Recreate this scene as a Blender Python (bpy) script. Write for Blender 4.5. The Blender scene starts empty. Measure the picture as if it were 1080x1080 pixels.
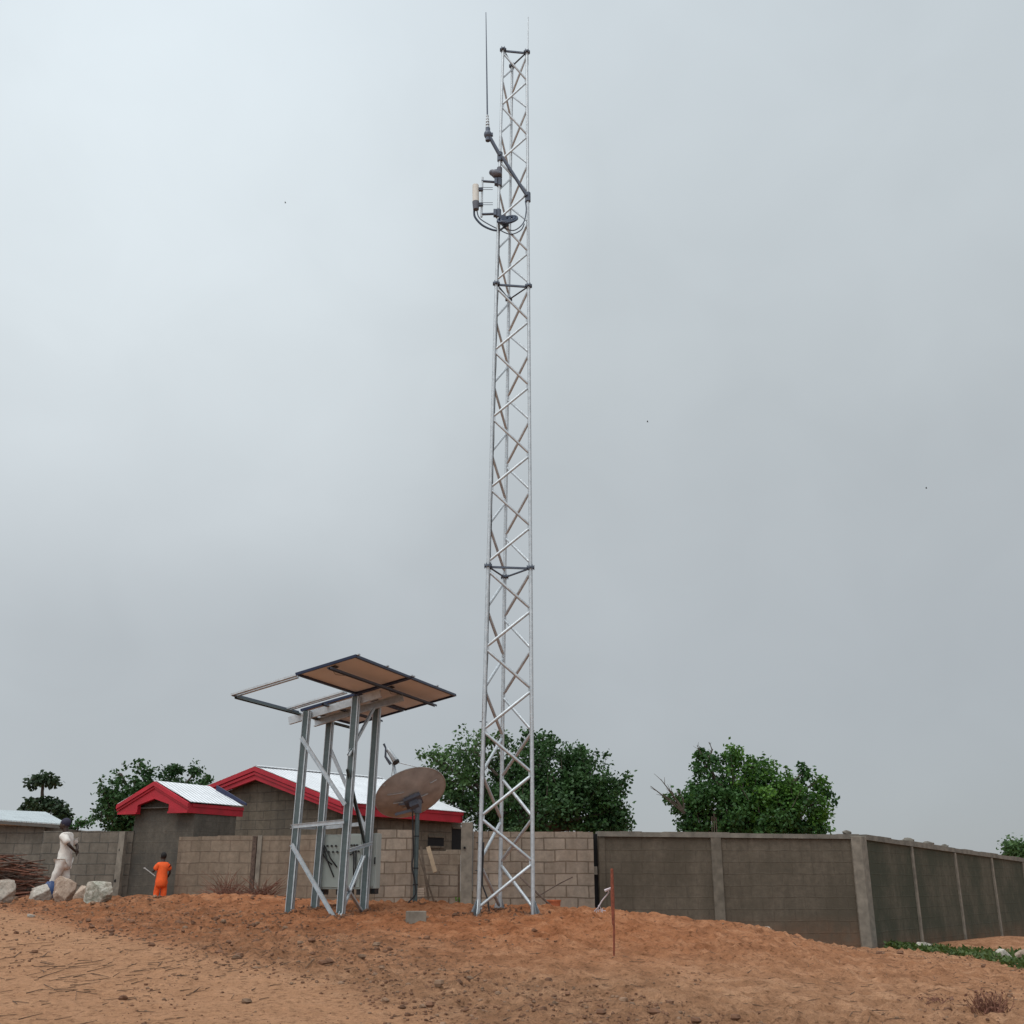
import bpy, bmesh, math, random
from mathutils import Vector, Matrix, noise, Euler
random.seed(7)
S = bpy.context.scene
COL = S.collection
V = Vector
R = math.radians
rnd = random.random
def ru(a, b): return a + (b - a) * rnd()

# ------------------------------------------------------------------ camera
EYE = 1.6; FPX = 1122.0; PITCH = R(19.39)
def P(px, py, Y):
    """world point seen at photo pixel (px,py) (1080 px frame) at forward distance Y"""
    dx = (px - 540) / FPX; dy = (540 - py) / FPX
    d = V((dx, math.cos(PITCH) - dy * math.sin(PITCH), math.sin(PITCH) + dy * math.cos(PITCH)))
    d *= Y / d.y
    return V((0, 0, EYE)) + d
cam_d = bpy.data.cameras.new('camera'); cam = bpy.data.objects.new('camera', cam_d); COL.objects.link(cam)
cam.location = (0, 0, EYE); cam.rotation_euler = (R(90) + PITCH, 0, 0)
cam_d.sensor_fit = 'HORIZONTAL'; cam_d.sensor_width = 36; cam_d.lens = 36 * FPX / 1080
cam_d.clip_start = .05; cam_d.clip_end = 3000
S.camera = cam

# ------------------------------------------------------------------ materials
MATS = {}
class NT:
    def __init__(s, name):
        s.m = bpy.data.materials.new(name); s.m.use_nodes = True
        s.t = s.m.node_tree; s.n = s.t.nodes; s.l = s.t.links
        s.b = s.n['Principled BSDF']; MATS[name] = s.m
        s.tc = s.n.new('ShaderNodeTexCoord')
    def new(s, typ, **k):
        n = s.n.new(typ)
        for a, b in k.items(): setattr(n, a, b)
        return n
    def link(s, a, b): s.l.new(a, b)
    def noise(s, scale, detail=4, rough=.55, coord='Object', stretch=None, dist=0):
        n = s.new('ShaderNodeTexNoise'); n.inputs['Scale'].default_value = scale
        n.inputs['Detail'].default_value = detail; n.inputs['Roughness'].default_value = rough
        n.inputs['Distortion'].default_value = dist
        src = s.tc.outputs[coord]
        if stretch:
            mp = s.new('ShaderNodeMapping'); mp.inputs['Scale'].default_value = stretch
            s.link(src, mp.inputs['Vector']); src = mp.outputs[0]
        s.link(src, n.inputs['Vector']); return n.outputs['Fac']
    def ramp(s, fac, stops):
        r = s.new('ShaderNodeValToRGB'); e = r.color_ramp.elements
        while len(e) < len(stops): e.new(.5)
        for i, (p, c) in enumerate(stops):
            e[i].position = p; e[i].color = (*c, 1) if len(c) == 3 else c
        s.link(fac, r.inputs[0]); return r.outputs[0]
    def mix(s, fac, a, b, mode='MIX'):
        m = s.new('ShaderNodeMix', data_type='RGBA', blend_type=mode)
        for sock, val in ((m.inputs[0], fac), (m.inputs[6], a), (m.inputs[7], b)):
            if hasattr(val, 'is_linked'): s.link(val, sock)
            elif isinstance(val, (int, float)): sock.default_value = val
            else: sock.default_value = (*val, 1)
        return m.outputs[2]
    def math(s, op, a, b=0.0, clamp=False):
        m = s.new('ShaderNodeMath', operation=op, use_clamp=clamp)
        for sock, val in ((m.inputs[0], a), (m.inputs[1], b)):
            if hasattr(val, 'is_linked'): s.link(val, sock)
            else: sock.default_value = val
        return m.outputs[0]
    def bump(s, h, dist=.01, strength=1):
        b = s.new('ShaderNodeBump'); b.inputs['Distance'].default_value = dist
        b.inputs['Strength'].default_value = strength
        s.link(h, b.inputs['Height']); s.link(b.outputs[0], s.b.inputs['Normal'])
    def out(s, col, rough=.8, metal=0.0, spec=None):
        if hasattr(col, 'is_linked'): s.link(col, s.b.inputs['Base Color'])
        else: s.b.inputs['Base Color'].default_value = (*col, 1)
        if hasattr(rough, 'is_linked'): s.link(rough, s.b.inputs['Roughness'])
        else: s.b.inputs['Roughness'].default_value = rough
        s.b.inputs['Metallic'].default_value = metal
        if spec is not None: s.b.inputs['Specular IOR Level'].default_value = spec
        return s.m

def simple(name, c, rough=.7, metal=0.0, var=.15, scale=8):
    t = NT(name); n = t.noise(scale, 5)
    lo = tuple(x * (1 - var) for x in c); hi = tuple(min(1, x * (1 + var)) for x in c)
    col = t.ramp(n, [(.3, lo), (.7, hi)])
    return t.out(col, rough, metal)

def galv(name, c, rough=.42, metal=.75):
    t = NT(name); n = t.noise(14, 6, .7); n2 = t.noise(2.2, 3)
    col = t.ramp(n, [(.3, tuple(x * .72 for x in c)), (.7, tuple(x * 1.15 for x in c))])
    col = t.mix(t.math('MULTIPLY', n2, .35), col, tuple(x * .6 for x in c))
    rr = t.math('ADD', t.math('MULTIPLY', n, .3), rough - .12)
    t.bump(n, .002, .3)
    return t.out(col, rr, metal)
galv('galvanised_steel', (.53, .575, .61), .40, .55)
galv('galvanised_channel', (.10, .135, .14), .42, .35)
galv('dark_galvanised', (.10, .125, .17), .5, .3)

def block_mat(name, base, mortar, bw=.46, bh=.235, contrast=.16, mort=.014, smear=0.0, patch=(.45, .65), patchcol=None, patchamt=.5, splash=.75):
    t = NT(name)
    br = t.new('ShaderNodeTexBrick'); br.offset = .5
    br.inputs['Scale'].default_value = 1; br.inputs['Brick Width'].default_value = bw
    br.inputs['Row Height'].default_value = bh; br.inputs['Mortar Size'].default_value = mort
    br.inputs['Mortar Smooth'].default_value = .35; br.inputs['Bias'].default_value = 0
    # wobble the courses a little
    nz = t.new('ShaderNodeTexNoise'); nz.inputs['Scale'].default_value = 1.7; t.link(t.tc.outputs['UV'], nz.inputs['Vector'])
    vm = t.new('ShaderNodeVectorMath', operation='SCALE'); vm.inputs['Scale'].default_value = .05
    t.link(nz.outputs['Color'], vm.inputs[0])
    va = t.new('ShaderNodeVectorMath', operation='ADD'); t.link(t.tc.outputs['UV'], va.inputs[0]); t.link(vm.outputs[0], va.inputs[1])
    t.link(va.outputs[0], br.inputs['Vector'])
    br.inputs['Color1'].default_value = (*[x * (1 - contrast) for x in base], 1)
    br.inputs['Color2'].default_value = (*[x * (1 + contrast) for x in base], 1)
    br.inputs['Mortar'].default_value = (*mortar, 1)  # mortar tone also carries the shade of the recessed joints
    n1 = t.noise(9, 6, .7); n2 = t.noise(.8, 5, .65); n3 = t.noise(60, 3, .6)
    streak = t.noise(1.0, 4, .6, stretch=(3.5, 3.5, .35))
    col = br.outputs['Color']
    if smear:
        col = t.mix(smear, col, base)
    col = t.mix(1, col, t.ramp(n1, [(.25, (.72, .72, .72)), (.75, (1.22, 1.2, 1.18))]), 'MULTIPLY')
    col = t.mix(1, col, t.ramp(streak, [(.3, (.78, .78, .77)), (.7, (1.12, 1.12, 1.12))]), 'MULTIPLY')
    if patchcol:
        f = t.math('MULTIPLY', t.ramp(n2, [(patch[0], (0, 0, 0)), (patch[1], (1, 1, 1))]), patchamt)
        col = t.mix(f, col, patchcol)
    su = t.new('ShaderNodeSeparateXYZ'); t.link(t.tc.outputs['UV'], su.inputs[0])
    spl = t.math('MULTIPLY', t.math('DIVIDE', t.math('SUBTRACT', splash + .55, su.outputs['Y']), .75, True), t.ramp(t.noise(2.6, 6, .7), [(.35, (.15, .15, .15)), (.62, (.85, .85, .85))]))
    col = t.mix(spl, col, (.19, .095, .055))
    # single odd blocks and chipped spots
    chip = t.ramp(t.noise(3.3, 7, .8), [(.66, (0, 0, 0)), (.70, (.55, .55, .55))])
    col = t.mix(chip, col, tuple(x * .55 for x in base))
    h = t.math('ADD', t.math('MULTIPLY', br.outputs['Fac'], -.8 * (1 - smear * .8)), t.math('ADD', t.math('MULTIPLY', n1, .5), t.math('MULTIPLY', n3, .3)))
    t.bump(h, .012, .9)
    return t.out(col, .92, 0, .2)
block_mat('pale_blockwork', (.265, .222, .182), (.145, .115, .09), contrast=.13, patchcol=(.17, .12, .085), patchamt=.45)
block_mat('pale_blockwork_front', (.225, .18, .138), (.13, .10, .08), contrast=.10, smear=.5, patchcol=(.14, .095, .07), patchamt=.5)
block_mat('grey_blockwork', (.18, .158, .132), (.105, .098, .088), contrast=.1, smear=.2, patchcol=(.12, .108, .09), patchamt=.45)
block_mat('gable_blockwork', (.145, .122, .095), (.08, .07, .06), contrast=.12, smear=.35, patchcol=(.085, .078, .068), patchamt=.5)
block_mat('plastered_wall', (.122, .104, .082), (.08, .067, .053), contrast=.16, smear=.72, splash=.5, patchcol=(.075, .064, .048), patch=(.42, .62), patchamt=.75)
block_mat('plastered_side', (.098, .092, .070), (.07, .064, .05), contrast=.1, smear=.82, splash=.15, patchcol=(.05, .056, .04), patch=(.42, .6), patchamt=.8)
block_mat('render_coat', (.115, .104, .088), (.105, .095, .08), contrast=.03, smear=.95, patchcol=(.065, .063, .058), patch=(.42, .6), patchamt=.7)
simple('concrete_post', (.19, .168, .138), .9, 0, .3, 6)
simple('plaster_post', (.125, .110, .088), .95, 0, .35, 5)
simple('coping_concrete', (.16, .147, .125), .9, 0, .35, 4)
simple('red_fascia', (.37, .008, .022), .55, 0, .25, 2)
simple('soffit', (.10, .09, .08), .9)
simple('flashing_blue', (.012, .017, .06), .5)
simple('dark_opening', (.006, .006, .007), .9)  # near-black stands for the unlit inside of windows, holes and the gap
simple('plank_wood', (.28, .20, .13), .8, 0, .2, 10)
simple('old_wood', (.10, .07, .05), .85, 0, .3, 12)
simple('bark', (.07, .055, .042), .95, 0, .3, 10)
simple('stick_bark', (.085, .058, .045), .95, 0, .45, 20)
simple('twig_grey', (.115, .07, .045), .95, 0, .4, 30)
simple('dry_red_brush', (.15, .065, .042), .95, 0, .4, 20)
simple('rusty_steel', (.20, .055, .03), .8, .1, .4, 30)
simple('pale_ribbon', (.48, .42, .45), .7)
simple('black_rubber', (.012, .012, .014), .5)
simple('panel_frame', (.020, .028, .06), .4, .5)
simple('panel_backsheet', (.62, .60, .60), .55, 0, .05, 2)
simple('solar_glass', (.01, .014, .045), .12, 0, .3, 5)
simple('cabinet_paint', (.30, .34, .32), .5, .1, .08, 3)
simple('cabinet_side', (.36, .40, .38), .5, .1, .06, 3)
simple('dish_paint', (.37, .36, .35), .6, .05, .30, 3)
simple('dish_face', (.5, .48, .45), .5)
simple('radio_shell', (.62, .62, .58), .5, 0, .05)
simple('radio_cap', (.10, .11, .14), .5)
simple('coil_blue', (.02, .04, .08), .5)
simple('orange_cloth', (.75, .10, .015), .85, 0, .15, 12)
simple('white_cloth', (.62, .59, .55), .9, 0, .15, 10)
simple('cap_cloth', (.018, .016, .04), .8)
simple('skin_dark', (.035, .02, .014), .6, 0, .15, 20)
simple('hair_black', (.008, .007, .007), .9)
simple('eye_white', (.6, .58, .55), .4)
simple('blue_plastic', (.012, .04, .13), .5)
simple('orange_bucket', (.42, .115, .045), .7, 0, .2, 12)
simple('white_paint', (.36, .35, .34), .5)
simple('bird_dark', (.03, .03, .035), .8)

def leaf_mat(name, lo, hi, sc=1.6):
    t = NT(name); n = t.noise(sc, 3, .6); n2 = t.noise(9, 2, .5)
    f = t.math('ADD', t.math('MULTIPLY', n, .6), t.math('MULTIPLY', n2, .4))
    col = t.ramp(f, [(.36, lo), (.64, hi)])
    t.out(col, .55, 0, .35)
    tr = t.new('ShaderNodeBsdfTranslucent'); t.link(col, tr.inputs[0])
    mx = t.new('ShaderNodeMixShader'); mx.inputs[0].default_value = .3
    t.link(t.b.outputs[0], mx.inputs[1]); t.link(tr.outputs[0], mx.inputs[2])
    t.link(mx.outputs[0], t.n['Material Output'].inputs[0]); return t.m
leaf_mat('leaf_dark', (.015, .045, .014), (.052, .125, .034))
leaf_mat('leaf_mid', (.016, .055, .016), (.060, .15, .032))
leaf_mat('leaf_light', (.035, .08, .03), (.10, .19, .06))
leaf_mat('leaf_bright', (.020, .075, .016), (.11, .24, .03), .8)
leaf_mat('leaf_weed', (.03, .06, .015), (.10, .15, .035), 5)
leaf_mat('leaf_papaya', (.016, .036, .018), (.04, .075, .03))

# corrugated roof sheet
def roof_mat(name, c):
    t = NT(name)
    w = t.new('ShaderNodeTexWave', wave_type='BANDS', bands_direction='X', wave_profile='SIN')
    w.inputs['Scale'].default_value = 2.6; t.link(t.tc.outputs['UV'], w.inputs['Vector'])
    n = t.noise(2.5, 5, .6)
    col = t.ramp(n, [(.3, tuple(x * .82 for x in c)), (.7, c)])
    col = t.mix(t.math('MULTIPLY', w.outputs['Fac'], .16), col, tuple(x * .5 for x in c))
    t.bump(w.outputs['Fac'], .03, .8)
    return t.out(col, .42, .25)
roof_mat('roof_sheet', (.78, .81, .84))
roof_mat('roof_sheet_old', (.50, .56, .58))

# rock
def rock_mat(name, a, b, c):
    t = NT(name); n = t.noise(7, 8, .75); n2 = t.noise(2.2, 4, .6)
    col = t.ramp(n, [(.32, a), (.5, b), (.68, c)])
    col = t.mix(t.ramp(n2, [(.45, (0, 0, 0)), (.65, (.6, .6, .6))]), col, (.22, .13, .09))
    t.bump(n, .04, .8); return t.out(col, .9, 0, .2)
rock_mat('rock_white', (.20, .19, .165), (.44, .41, .36), (.66, .62, .56))
rock_mat('rock_pink', (.17, .12, .09), (.39, .30, .235), (.54, .45, .38))
rock_mat('rock_green', (.08, .09, .06), (.36, .355, .30), (.78, .75, .68))

# ground material
t = NT('laterite_soil')
sx = t.new('ShaderNodeSeparateXYZ'); t.link(t.tc.outputs['Object'], sx.inputs[0])
nb = t.noise(.35, 5, .6); nm = t.noise(2.3, 6, .65); nf = t.noise(14, 7, .7); nff = t.noise(60, 4, .7)
ss_ = t.math('ADD', t.math('ADD', sx.outputs['Y'], -10.15), t.math('MULTIPLY', sx.outputs['X'], 1.05))
ss_ = t.math('ADD', ss_, t.math('MULTIPLY', t.math('SUBTRACT', nb, .5), 2.2)); ss_ = t.math('ADD', ss_, t.math('MULTIPLY', t.math('SUBTRACT', nm, .5), 1.6))
track = t.math('SUBTRACT', 1.0, t.math('DIVIDE', t.math('ADD', ss_, .3), .9, True))
fadeR = t.math('SUBTRACT', 1.0, t.math('MULTIPLY', t.math('DIVIDE', t.math('SUBTRACT', sx.outputs['X'], 1.0), 6.0, True), .75))
yn = t.math('ADD', sx.outputs['Y'], t.math('MULTIPLY', t.math('SUBTRACT', nb, .5), 4.0))
redmask = t.math('MULTIPLY', t.math('MULTIPLY', t.math('DIVIDE', t.math('SUBTRACT', yn, 12.8), 4.2, True), fadeR), t.math('SUBTRACT', 1.0, track))
tan_c = t.ramp(nm, [(.25, (.205, .104, .056)), (.5, (.325, .178, .102)), (.75, (.445, .265, .162))])
red_c = t.ramp(nm, [(.28, (.175, .064, .028)), (.5, (.310, .128, .060)), (.76, (.43, .215, .118))])
col = t.mix(redmask, tan_c, red_c)
col = t.mix(t.math('MULTIPLY', track, .55), col, (.42, .235, .135))
bandA = t.math('MULTIPLY', t.math('DIVIDE', t.math('ADD', ss_, -.1), .8, True), t.math('SUBTRACT', 1.0, t.math('DIVIDE', t.math('SUBTRACT', ss_, 3.0), 2.2, True)))
gr = t.math('MULTIPLY', bandA, t.ramp(t.noise(6.5, 8, .8), [(.40, (.1, .1, .1)), (.56, (1, 1, 1))]))
col = t.mix(t.math('MULTIPLY', gr, .5), col, (.15, .085, .05))
sp = t.ramp(nf, [(.34, (.42, .38, .36)), (.47, (1, 1, 1)), (.68, (1.2, 1.18, 1.15))])
col = t.mix(.9, col, sp, 'MULTIPLY')
sp2 = t.ramp(nff, [(.35, (.7, .68, .66)), (.5, (1, 1, 1)), (.72, (1.2, 1.2, 1.2))])
col = t.mix(.7, col, sp2, 'MULTIPLY')
col = t.mix(1, col, (1.14, 1.12, 1.10), 'MULTIPLY')
far = t.math('DIVIDE', t.math('SUBTRACT', sx.outputs['Y'], 40), 30, True)
col = t.mix(far, col, (.14, .13, .07))
t.bump(t.math('ADD', nf, t.math('MULTIPLY', nff, .4)), .06, 1.0)
t.out(col, .97, 0, .1)
simple('soil_clod', (.15, .075, .043), .97, 0, .4, 3)
simple('pebble', (.20, .125, .08), .95, 0, .4, 3)

# ------------------------------------------------------------------ mesh builder
ORIG = {}
class MB:
    def __init__(s): s.v = []; s.f = []; s.mi = []
    def quad(s, pts, m=0):
        b = len(s.v); s.v += [V(p) for p in pts]; s.f.append(tuple(range(b, b + len(pts)))); s.mi.append(m)
    def prism(s, poly, ext, m=0):
        """closed polygon extruded by the vector ext"""
        n = len(poly); b = len(s.v); ext = V(ext)
        s.v += [V(p) for p in poly] + [V(p) + ext for p in poly]
        s.f.append(tuple(range(b + n - 1, b - 1, -1))); s.f.append(tuple(range(b + n, b + 2 * n))); s.mi += [m, m]
        for i in range(n):
            j = (i + 1) % n; s.f.append((b + i, b + j, b + n + j, b + n + i)); s.mi.append(m)
        return s
    def box(s, c, size, ax=None, m=0):
        c = V(c); ax = ax or (V((1, 0, 0)), V((0, 1, 0)), V((0, 0, 1)))
        h = [ax[i] * size[i] / 2 for i in range(3)]
        s.prism([c - h[0] - h[1] - h[2], c + h[0] - h[1] - h[2], c + h[0] + h[1] - h[2], c - h[0] + h[1] - h[2]], h[2] * 2, m)
        return s
    def bar(s, p0, p1, w, h, up=(0, 0, 1), m=0):
        p0, p1 = V(p0), V(p1); d = (p1 - p0); a = d.normalized(); up = V(up)
        if abs(a.dot(up)) > .98: up = V((0, 1, 0))
        x = a.cross(up).normalized(); y = x.cross(a).normalized()
        s.box((p0 + p1) / 2, (w, h, d.length), (x, y, a), m); return s
    def channel(s, p0, p1, web, opn, w, d, t=.006, lip=.018, m=0):
        """lipped C section: web along 'web', flanges pointing along 'opn'"""
        a = V(web).normalized(); b = V(opn).normalized(); p0 = V(p0); p1 = V(p1); ax = (p1 - p0).normalized()
        a = (a - ax * a.dot(ax)).normalized(); b = (b - ax * b.dot(ax) - a * b.dot(a)).normalized()
        q = [(-w/2, 0), (w/2, 0), (w/2, d), (w/2 - lip, d), (w/2 - lip, d - t), (w/2 - t, d - t), (w/2 - t, t), (-w/2 + t, t), (-w/2 + t, d - t), (-w/2 + lip, d - t), (-w/2 + lip, d), (-w/2, d)]
        s.prism([p0 + a * i + b * j for i, j in q], p1 - p0, m); return s
    def angle(s, p0, p1, d1, d2, w, t=.006, m=0):
        p0 = V(p0); p1 = V(p1); ax = (p1 - p0).normalized()
        a = V(d1); a = (a - ax * a.dot(ax)).normalized(); b = V(d2); b = (b - ax * b.dot(ax) - a * b.dot(a)).normalized()
        s.prism([p0 + a * i + b * j for i, j in ((0, 0), (w, 0), (w, t), (t, t), (t, w), (0, w))], p1 - p0, m); return s
    def tube(s, pts, r, n=8, m=0):
        pts = [V(p) for p in pts]; rr = r if isinstance(r, (list, tuple)) else [r] * len(pts)
        rings = []; prev = None
        for i, p in enumerate(pts):
            a = (pts[min(i + 1, len(pts) - 1)] - pts[max(i - 1, 0)]).normalized()
            if prev is None:
                x = a.orthogonal().normalized()
            else:
                x = (prev - a * prev.dot(a)).normalized()
            prev = x; y = a.cross(x); b = len(s.v)
            s.v += [p + (x * math.cos(2 * math.pi * k / n) + y * math.sin(2 * math.pi * k / n)) * rr[i] for k in range(n)]
            rings.append(b)
        for i in range(len(rings) - 1):
            for k in range(n):
                k2 = (k + 1) % n
                s.f.append((rings[i] + k, rings[i] + k2, rings[i + 1] + k2, rings[i + 1] + k)); s.mi.append(m)
        s.f.append(tuple(rings[0] + k for k in range(n - 1, -1, -1))); s.f.append(tuple(rings[-1] + k for k in range(n))); s.mi += [m, m]
        return s
    def ball(s, c, r, seg=8, rings=6, m=0, sc=(1, 1, 1), rough=0):
        c = V(c); b = len(s.v)
        s.v.append(c + V((0, 0, r * sc[2])))
        for i in range(1, rings):
            th = math.pi * i / rings
            for k in range(seg):
                ph = 2 * math.pi * k / seg; q = 1 + ru(-rough, rough)
                s.v.append(c + V((math.sin(th) * math.cos(ph) * sc[0], math.sin(th) * math.sin(ph) * sc[1], math.cos(th) * sc[2])) * r * q)
        s.v.append(c - V((0, 0, r * sc[2]))); last = len(s.v) - 1
        for k in range(seg):
            k2 = (k + 1) % seg
            s.f.append((b, b + 1 + k, b + 1 + k2)); s.mi.append(m)
            for i in range(rings - 2):
                o = b + 1 + i * seg; s.f.append((o + k, o + seg + k, o + seg + k2, o + k2)); s.mi.append(m)
            o = b + 1 + (rings - 2) * seg; s.f.append((o + k, last, o + k2)); s.mi.append(m)
        return s
    def build(s, name, mat, parent=None, origin=None, smooth=False, uv=True, bevel=0):
        me = bpy.data.meshes.new(name)
        o = bpy.data.objects.new(name, me); COL.objects.link(o)
        if parent is not None: og = ORIG[parent.name]; o.parent = parent
        else: og = V(origin) if origin is not None else V((0, 0, 0)); o.location = og
        ORIG[o.name] = og
        me.from_pydata([v - og for v in s.v], [], s.f)
        for m in (mat if isinstance(mat, (list, tuple)) else [mat]): me.materials.append(MATS[m])
        me.polygons.foreach_set('material_index', s.mi)
        if smooth:
            me.polygons.foreach_set('use_smooth', [True] * len(s.f))
            if len(s.f) < 20000: me.set_sharp_from_angle(angle=R(50))
        if uv: boxuv(me, og)
        me.update()
        if bevel:
            bv = o.modifiers.new('bevel', 'BEVEL'); bv.width = bevel; bv.segments = 2; bv.limit_method = 'ANGLE'
        return o
def boxuv(me, og):
    uvl = me.uv_layers.new(name='UVMap').data
    for p in me.polygons:
        n = p.normal
        if abs(n.z) > .985: tx = V((1, 0, 0)); ty = V((0, 1, 0))
        else: tx = V((-n.y, n.x, 0)).normalized(); ty = V((0, 0, 1))
        if tx.x < 0: tx = -tx
        for li in p.loop_indices:
            co = me.vertices[me.loops[li].vertex_index].co + og
            uvl[li].uv = (co.dot(tx), co.dot(ty))

def thing(name, label, cat, loc, group=None):
    o = bpy.data.objects.new(name, None); COL.objects.link(o); o.location = loc
    o.empty_display_size = .2
    ORIG[o.name] = V(loc); return tag(o, label, cat, group)
def tag(o, label, cat, group=None, kind=None):
    o['label'] = label; o['category'] = cat
    if group: o['group'] = group
    if kind: o['kind'] = kind
    return o
def struct(o, label=None):
    o['kind'] = 'structure'
    if label: o['label'] = label
    return o

# ------------------------------------------------------------------ ground
COLS = [-150, 60, 250, 430, 540, 650, 760, 905, 1080, 1300]
ROWS = [0, 6, 11, 14, 16.5, 19, 21, 23, 26, 30, 40, 70, 400]
Z = [
 [0]*10,
 [.12]*10,
 [.37,.38,.38,.38,.38,.38,.38,.37,.36,.3],
 [.66,.68,.70,.70,.68,.66,.60,.48,.38,.3],
 [.95,.97,1.0,1.0,.95,.90,.82,.58,.36,.3],
 [1.18,1.2,1.27,1.22,1.18,1.13,1.0,.56,.33,.25],
 [1.33,1.35,1.43,1.30,1.22,1.12,.93,.48,.30,.24],
 [1.33,1.33,1.15,1.02,.90,.80,.70,.40,.28,.22],
 [1.2,1.15,.75,.65,.60,.55,.50,.34,.26,.2],
 [1.0,.95,.6,.5,.5,.4,.35,.28,.2,.15],
 [.6,.6,.4,.3,.3,.25,.2,.1,.05,.05],
 [.3,.3,.2,.1,.1,.1,.1,0,0,0],
 [-2]*10]
def _interp(xs, x):
    if x <= xs[0]: return 0, 0.0
    if x >= xs[-1]: return len(xs) - 2, 1.0
    for i in range(len(xs) - 1):
        if x < xs[i + 1]: return i, (x - xs[i]) / (xs[i + 1] - xs[i])
def cr(a, b, c, d, t):
    return b + .5 * t * (c - a + t * (2 * a - 5 * b + 4 * c - d + t * (3 * (b - c) + d - a)))
def ground0(x, y):
    r = max(y, 0); c = 540 + 1190 * x / max(y, 3.0)
    i, u = _interp(COLS, c); j, w = _interp(ROWS, r); u = u * u * (3 - 2 * u) * .5 + u * .5
    n = len(COLS); m = len(ROWS)
    def row(k):
        k = max(0, min(m - 1, k)); q = Z[k]
        return q[i] + (q[min(i + 1, n - 1)] - q[i]) * u
    z = cr(row(j - 1), row(j), row(j + 1), row(j + 2), w)
    z += .22 * math.exp(-((x - 12.2) / 1.6) ** 2 - ((y - 27.5) / 1.3) ** 2)
    return z
def ground(x, y):
    z = ground0(x, y)
    if y < 45 and abs(x) < 30:
        n1 = noise.noise(V((x * .9, y * .9, 1.3))); n2 = noise.noise(V((x * 2.7, y * 2.7, 5.1)))
        z += n1 * .022 + n2 * .013
    return z
def ground_fine(x, y):
    z = ground(x, y)
    if 8 < y < 28 and abs(x) < 14:
        k = min(1, (y - 8) / 2, (28 - y) / 2)
        a = noise.noise(V((x * 6.5, y * 6.5, 9.2))); b = noise.noise(V((x * 17, y * 17, 2.2)))
        rough = .5 + .9 * max(0, min(1, noise.noise(V((x * .4, y * .4, 3))) + .5))
        c_ = noise.noise(V((x * 3.3, y * 3.3, 7.7))); trk = max(.25, min(1, (y - 10.15 + 1.05 * x) / 1.2))
        z += k * rough * trk * (max(a - .02, 0) * .10 + b * .020 + c_ * .028 - max(-a - .2, 0) * .04)
    return z
ths = [R(a) for a in range(-180, -44, 6)] + [R(-42 + i * .14) for i in range(0, 601)] + [R(a) for a in range(48, 180, 6)]
rs = [.0, 1, 2, 4, 6, 7.5]; r = 8.5
while r < 25: rs.append(r); r += .045 if r < 21 else .08
while r < 900: rs.append(r); r *= 1.04
mb = MB(); nT = len(ths)
vv = []
for r in rs[1:]:
    for a in ths:
        x = r * math.sin(a); y = r * math.cos(a); vv.append(V((x, y, ground_fine(x, y))))
mb.v = vv + [V((0, 0, 0))]
ff = []
for i in range(len(rs) - 2):
    for k in range(nT):
        k2 = (k + 1) % nT; ff.append((i * nT + k, i * nT + k2, (i + 1) * nT + k2, (i + 1) * nT + k)[::-1])
for k in range(nT): ff.append((len(vv), k, (k + 1) % nT)[::-1])
mb.f = ff; mb.mi = [0] * len(ff)
g = mb.build('ground', 'laterite_soil', smooth=True, uv=False); struct(g)

def G(px, Y):
    """ground point under photo column px at distance Y"""
    x = (px - 540) / FPX * Y * math.cos(PITCH)
    for _ in range(3):
        z = ground(x, Y); x = (px - 540) / FPX * (Y * math.cos(PITCH) + (z - EYE) * math.sin(PITCH))
    return V((x, Y, z))

# ------------------------------------------------------------------ sky
w = bpy.data.worlds.new('World'); S.world = w; w.use_nodes = True
nt = w.node_tree; N = nt.nodes; L = nt.links
bg = N['Background']; SUN_EL, SUN_AZ = R(56), R(-140)
sky = N.new('ShaderNodeTexSky'); sky.sky_type = 'NISHITA'; sky.sun_disc = False
sky.sun_elevation = SUN_EL; sky.sun_rotation = SUN_AZ
L.new(sky.outputs[0], bg.inputs[0]); bg.inputs[1].default_value = .1
tc = N.new('ShaderNodeTexCoord'); sep = N.new('ShaderNodeSeparateXYZ'); L.new(tc.outputs['Generated'], sep.inputs[0])
rp = N.new('ShaderNodeValToRGB'); e = rp.color_ramp.elements
stops = [(0, (.430, .463, .487)), (.19, (.478, .514, .538)), (.3, (.532, .574, .598)), (.45, (.592, .644, .670)), (.6, (.645, .708, .742)), (.73, (.685, .757, .802)), (.8, (.88, .95, .99)), (1, (1.0, 1.0, 1.0))]
while len(e) < len(stops): e.new(.5)
for i, (p_, c_) in enumerate(stops): e[i].position = p_; e[i].color = (*c_, 1)
L.new(sep.outputs['Z'], rp.inputs[0])
def wmath(op, a, b):
    m = N.new('ShaderNodeMath'); m.operation = op
    for s_, v_ in ((m.inputs[0], a), (m.inputs[1], b)):
        if hasattr(v_, 'is_linked'): L.new(v_, s_)
        else: s_.default_value = v_
    return m.outputs[0]
nz = N.new('ShaderNodeTexNoise'); nz.inputs['Scale'].default_value = 2.6; nz.inputs['Detail'].default_value = 4; nz.inputs['Roughness'].default_value = .45
mp = N.new('ShaderNodeMapping'); mp.inputs['Scale'].default_value = (1.15, 1, 1.3); mp.inputs['Location'].default_value = (.3, .2, 0)
L.new(tc.outputs['Generated'], mp.inputs[0]); L.new(mp.outputs[0], nz.inputs['Vector'])
fac = wmath('ADD', wmath('MULTIPLY', sep.outputs['X'], -.23), 1.0)
dt = N.new('ShaderNodeVectorMath'); dt.operation = 'DOT_PRODUCT'; L.new(tc.outputs['Generated'], dt.inputs[0]); dt.inputs[1].default_value = V((-.30, .80, .56)).normalized()
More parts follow.
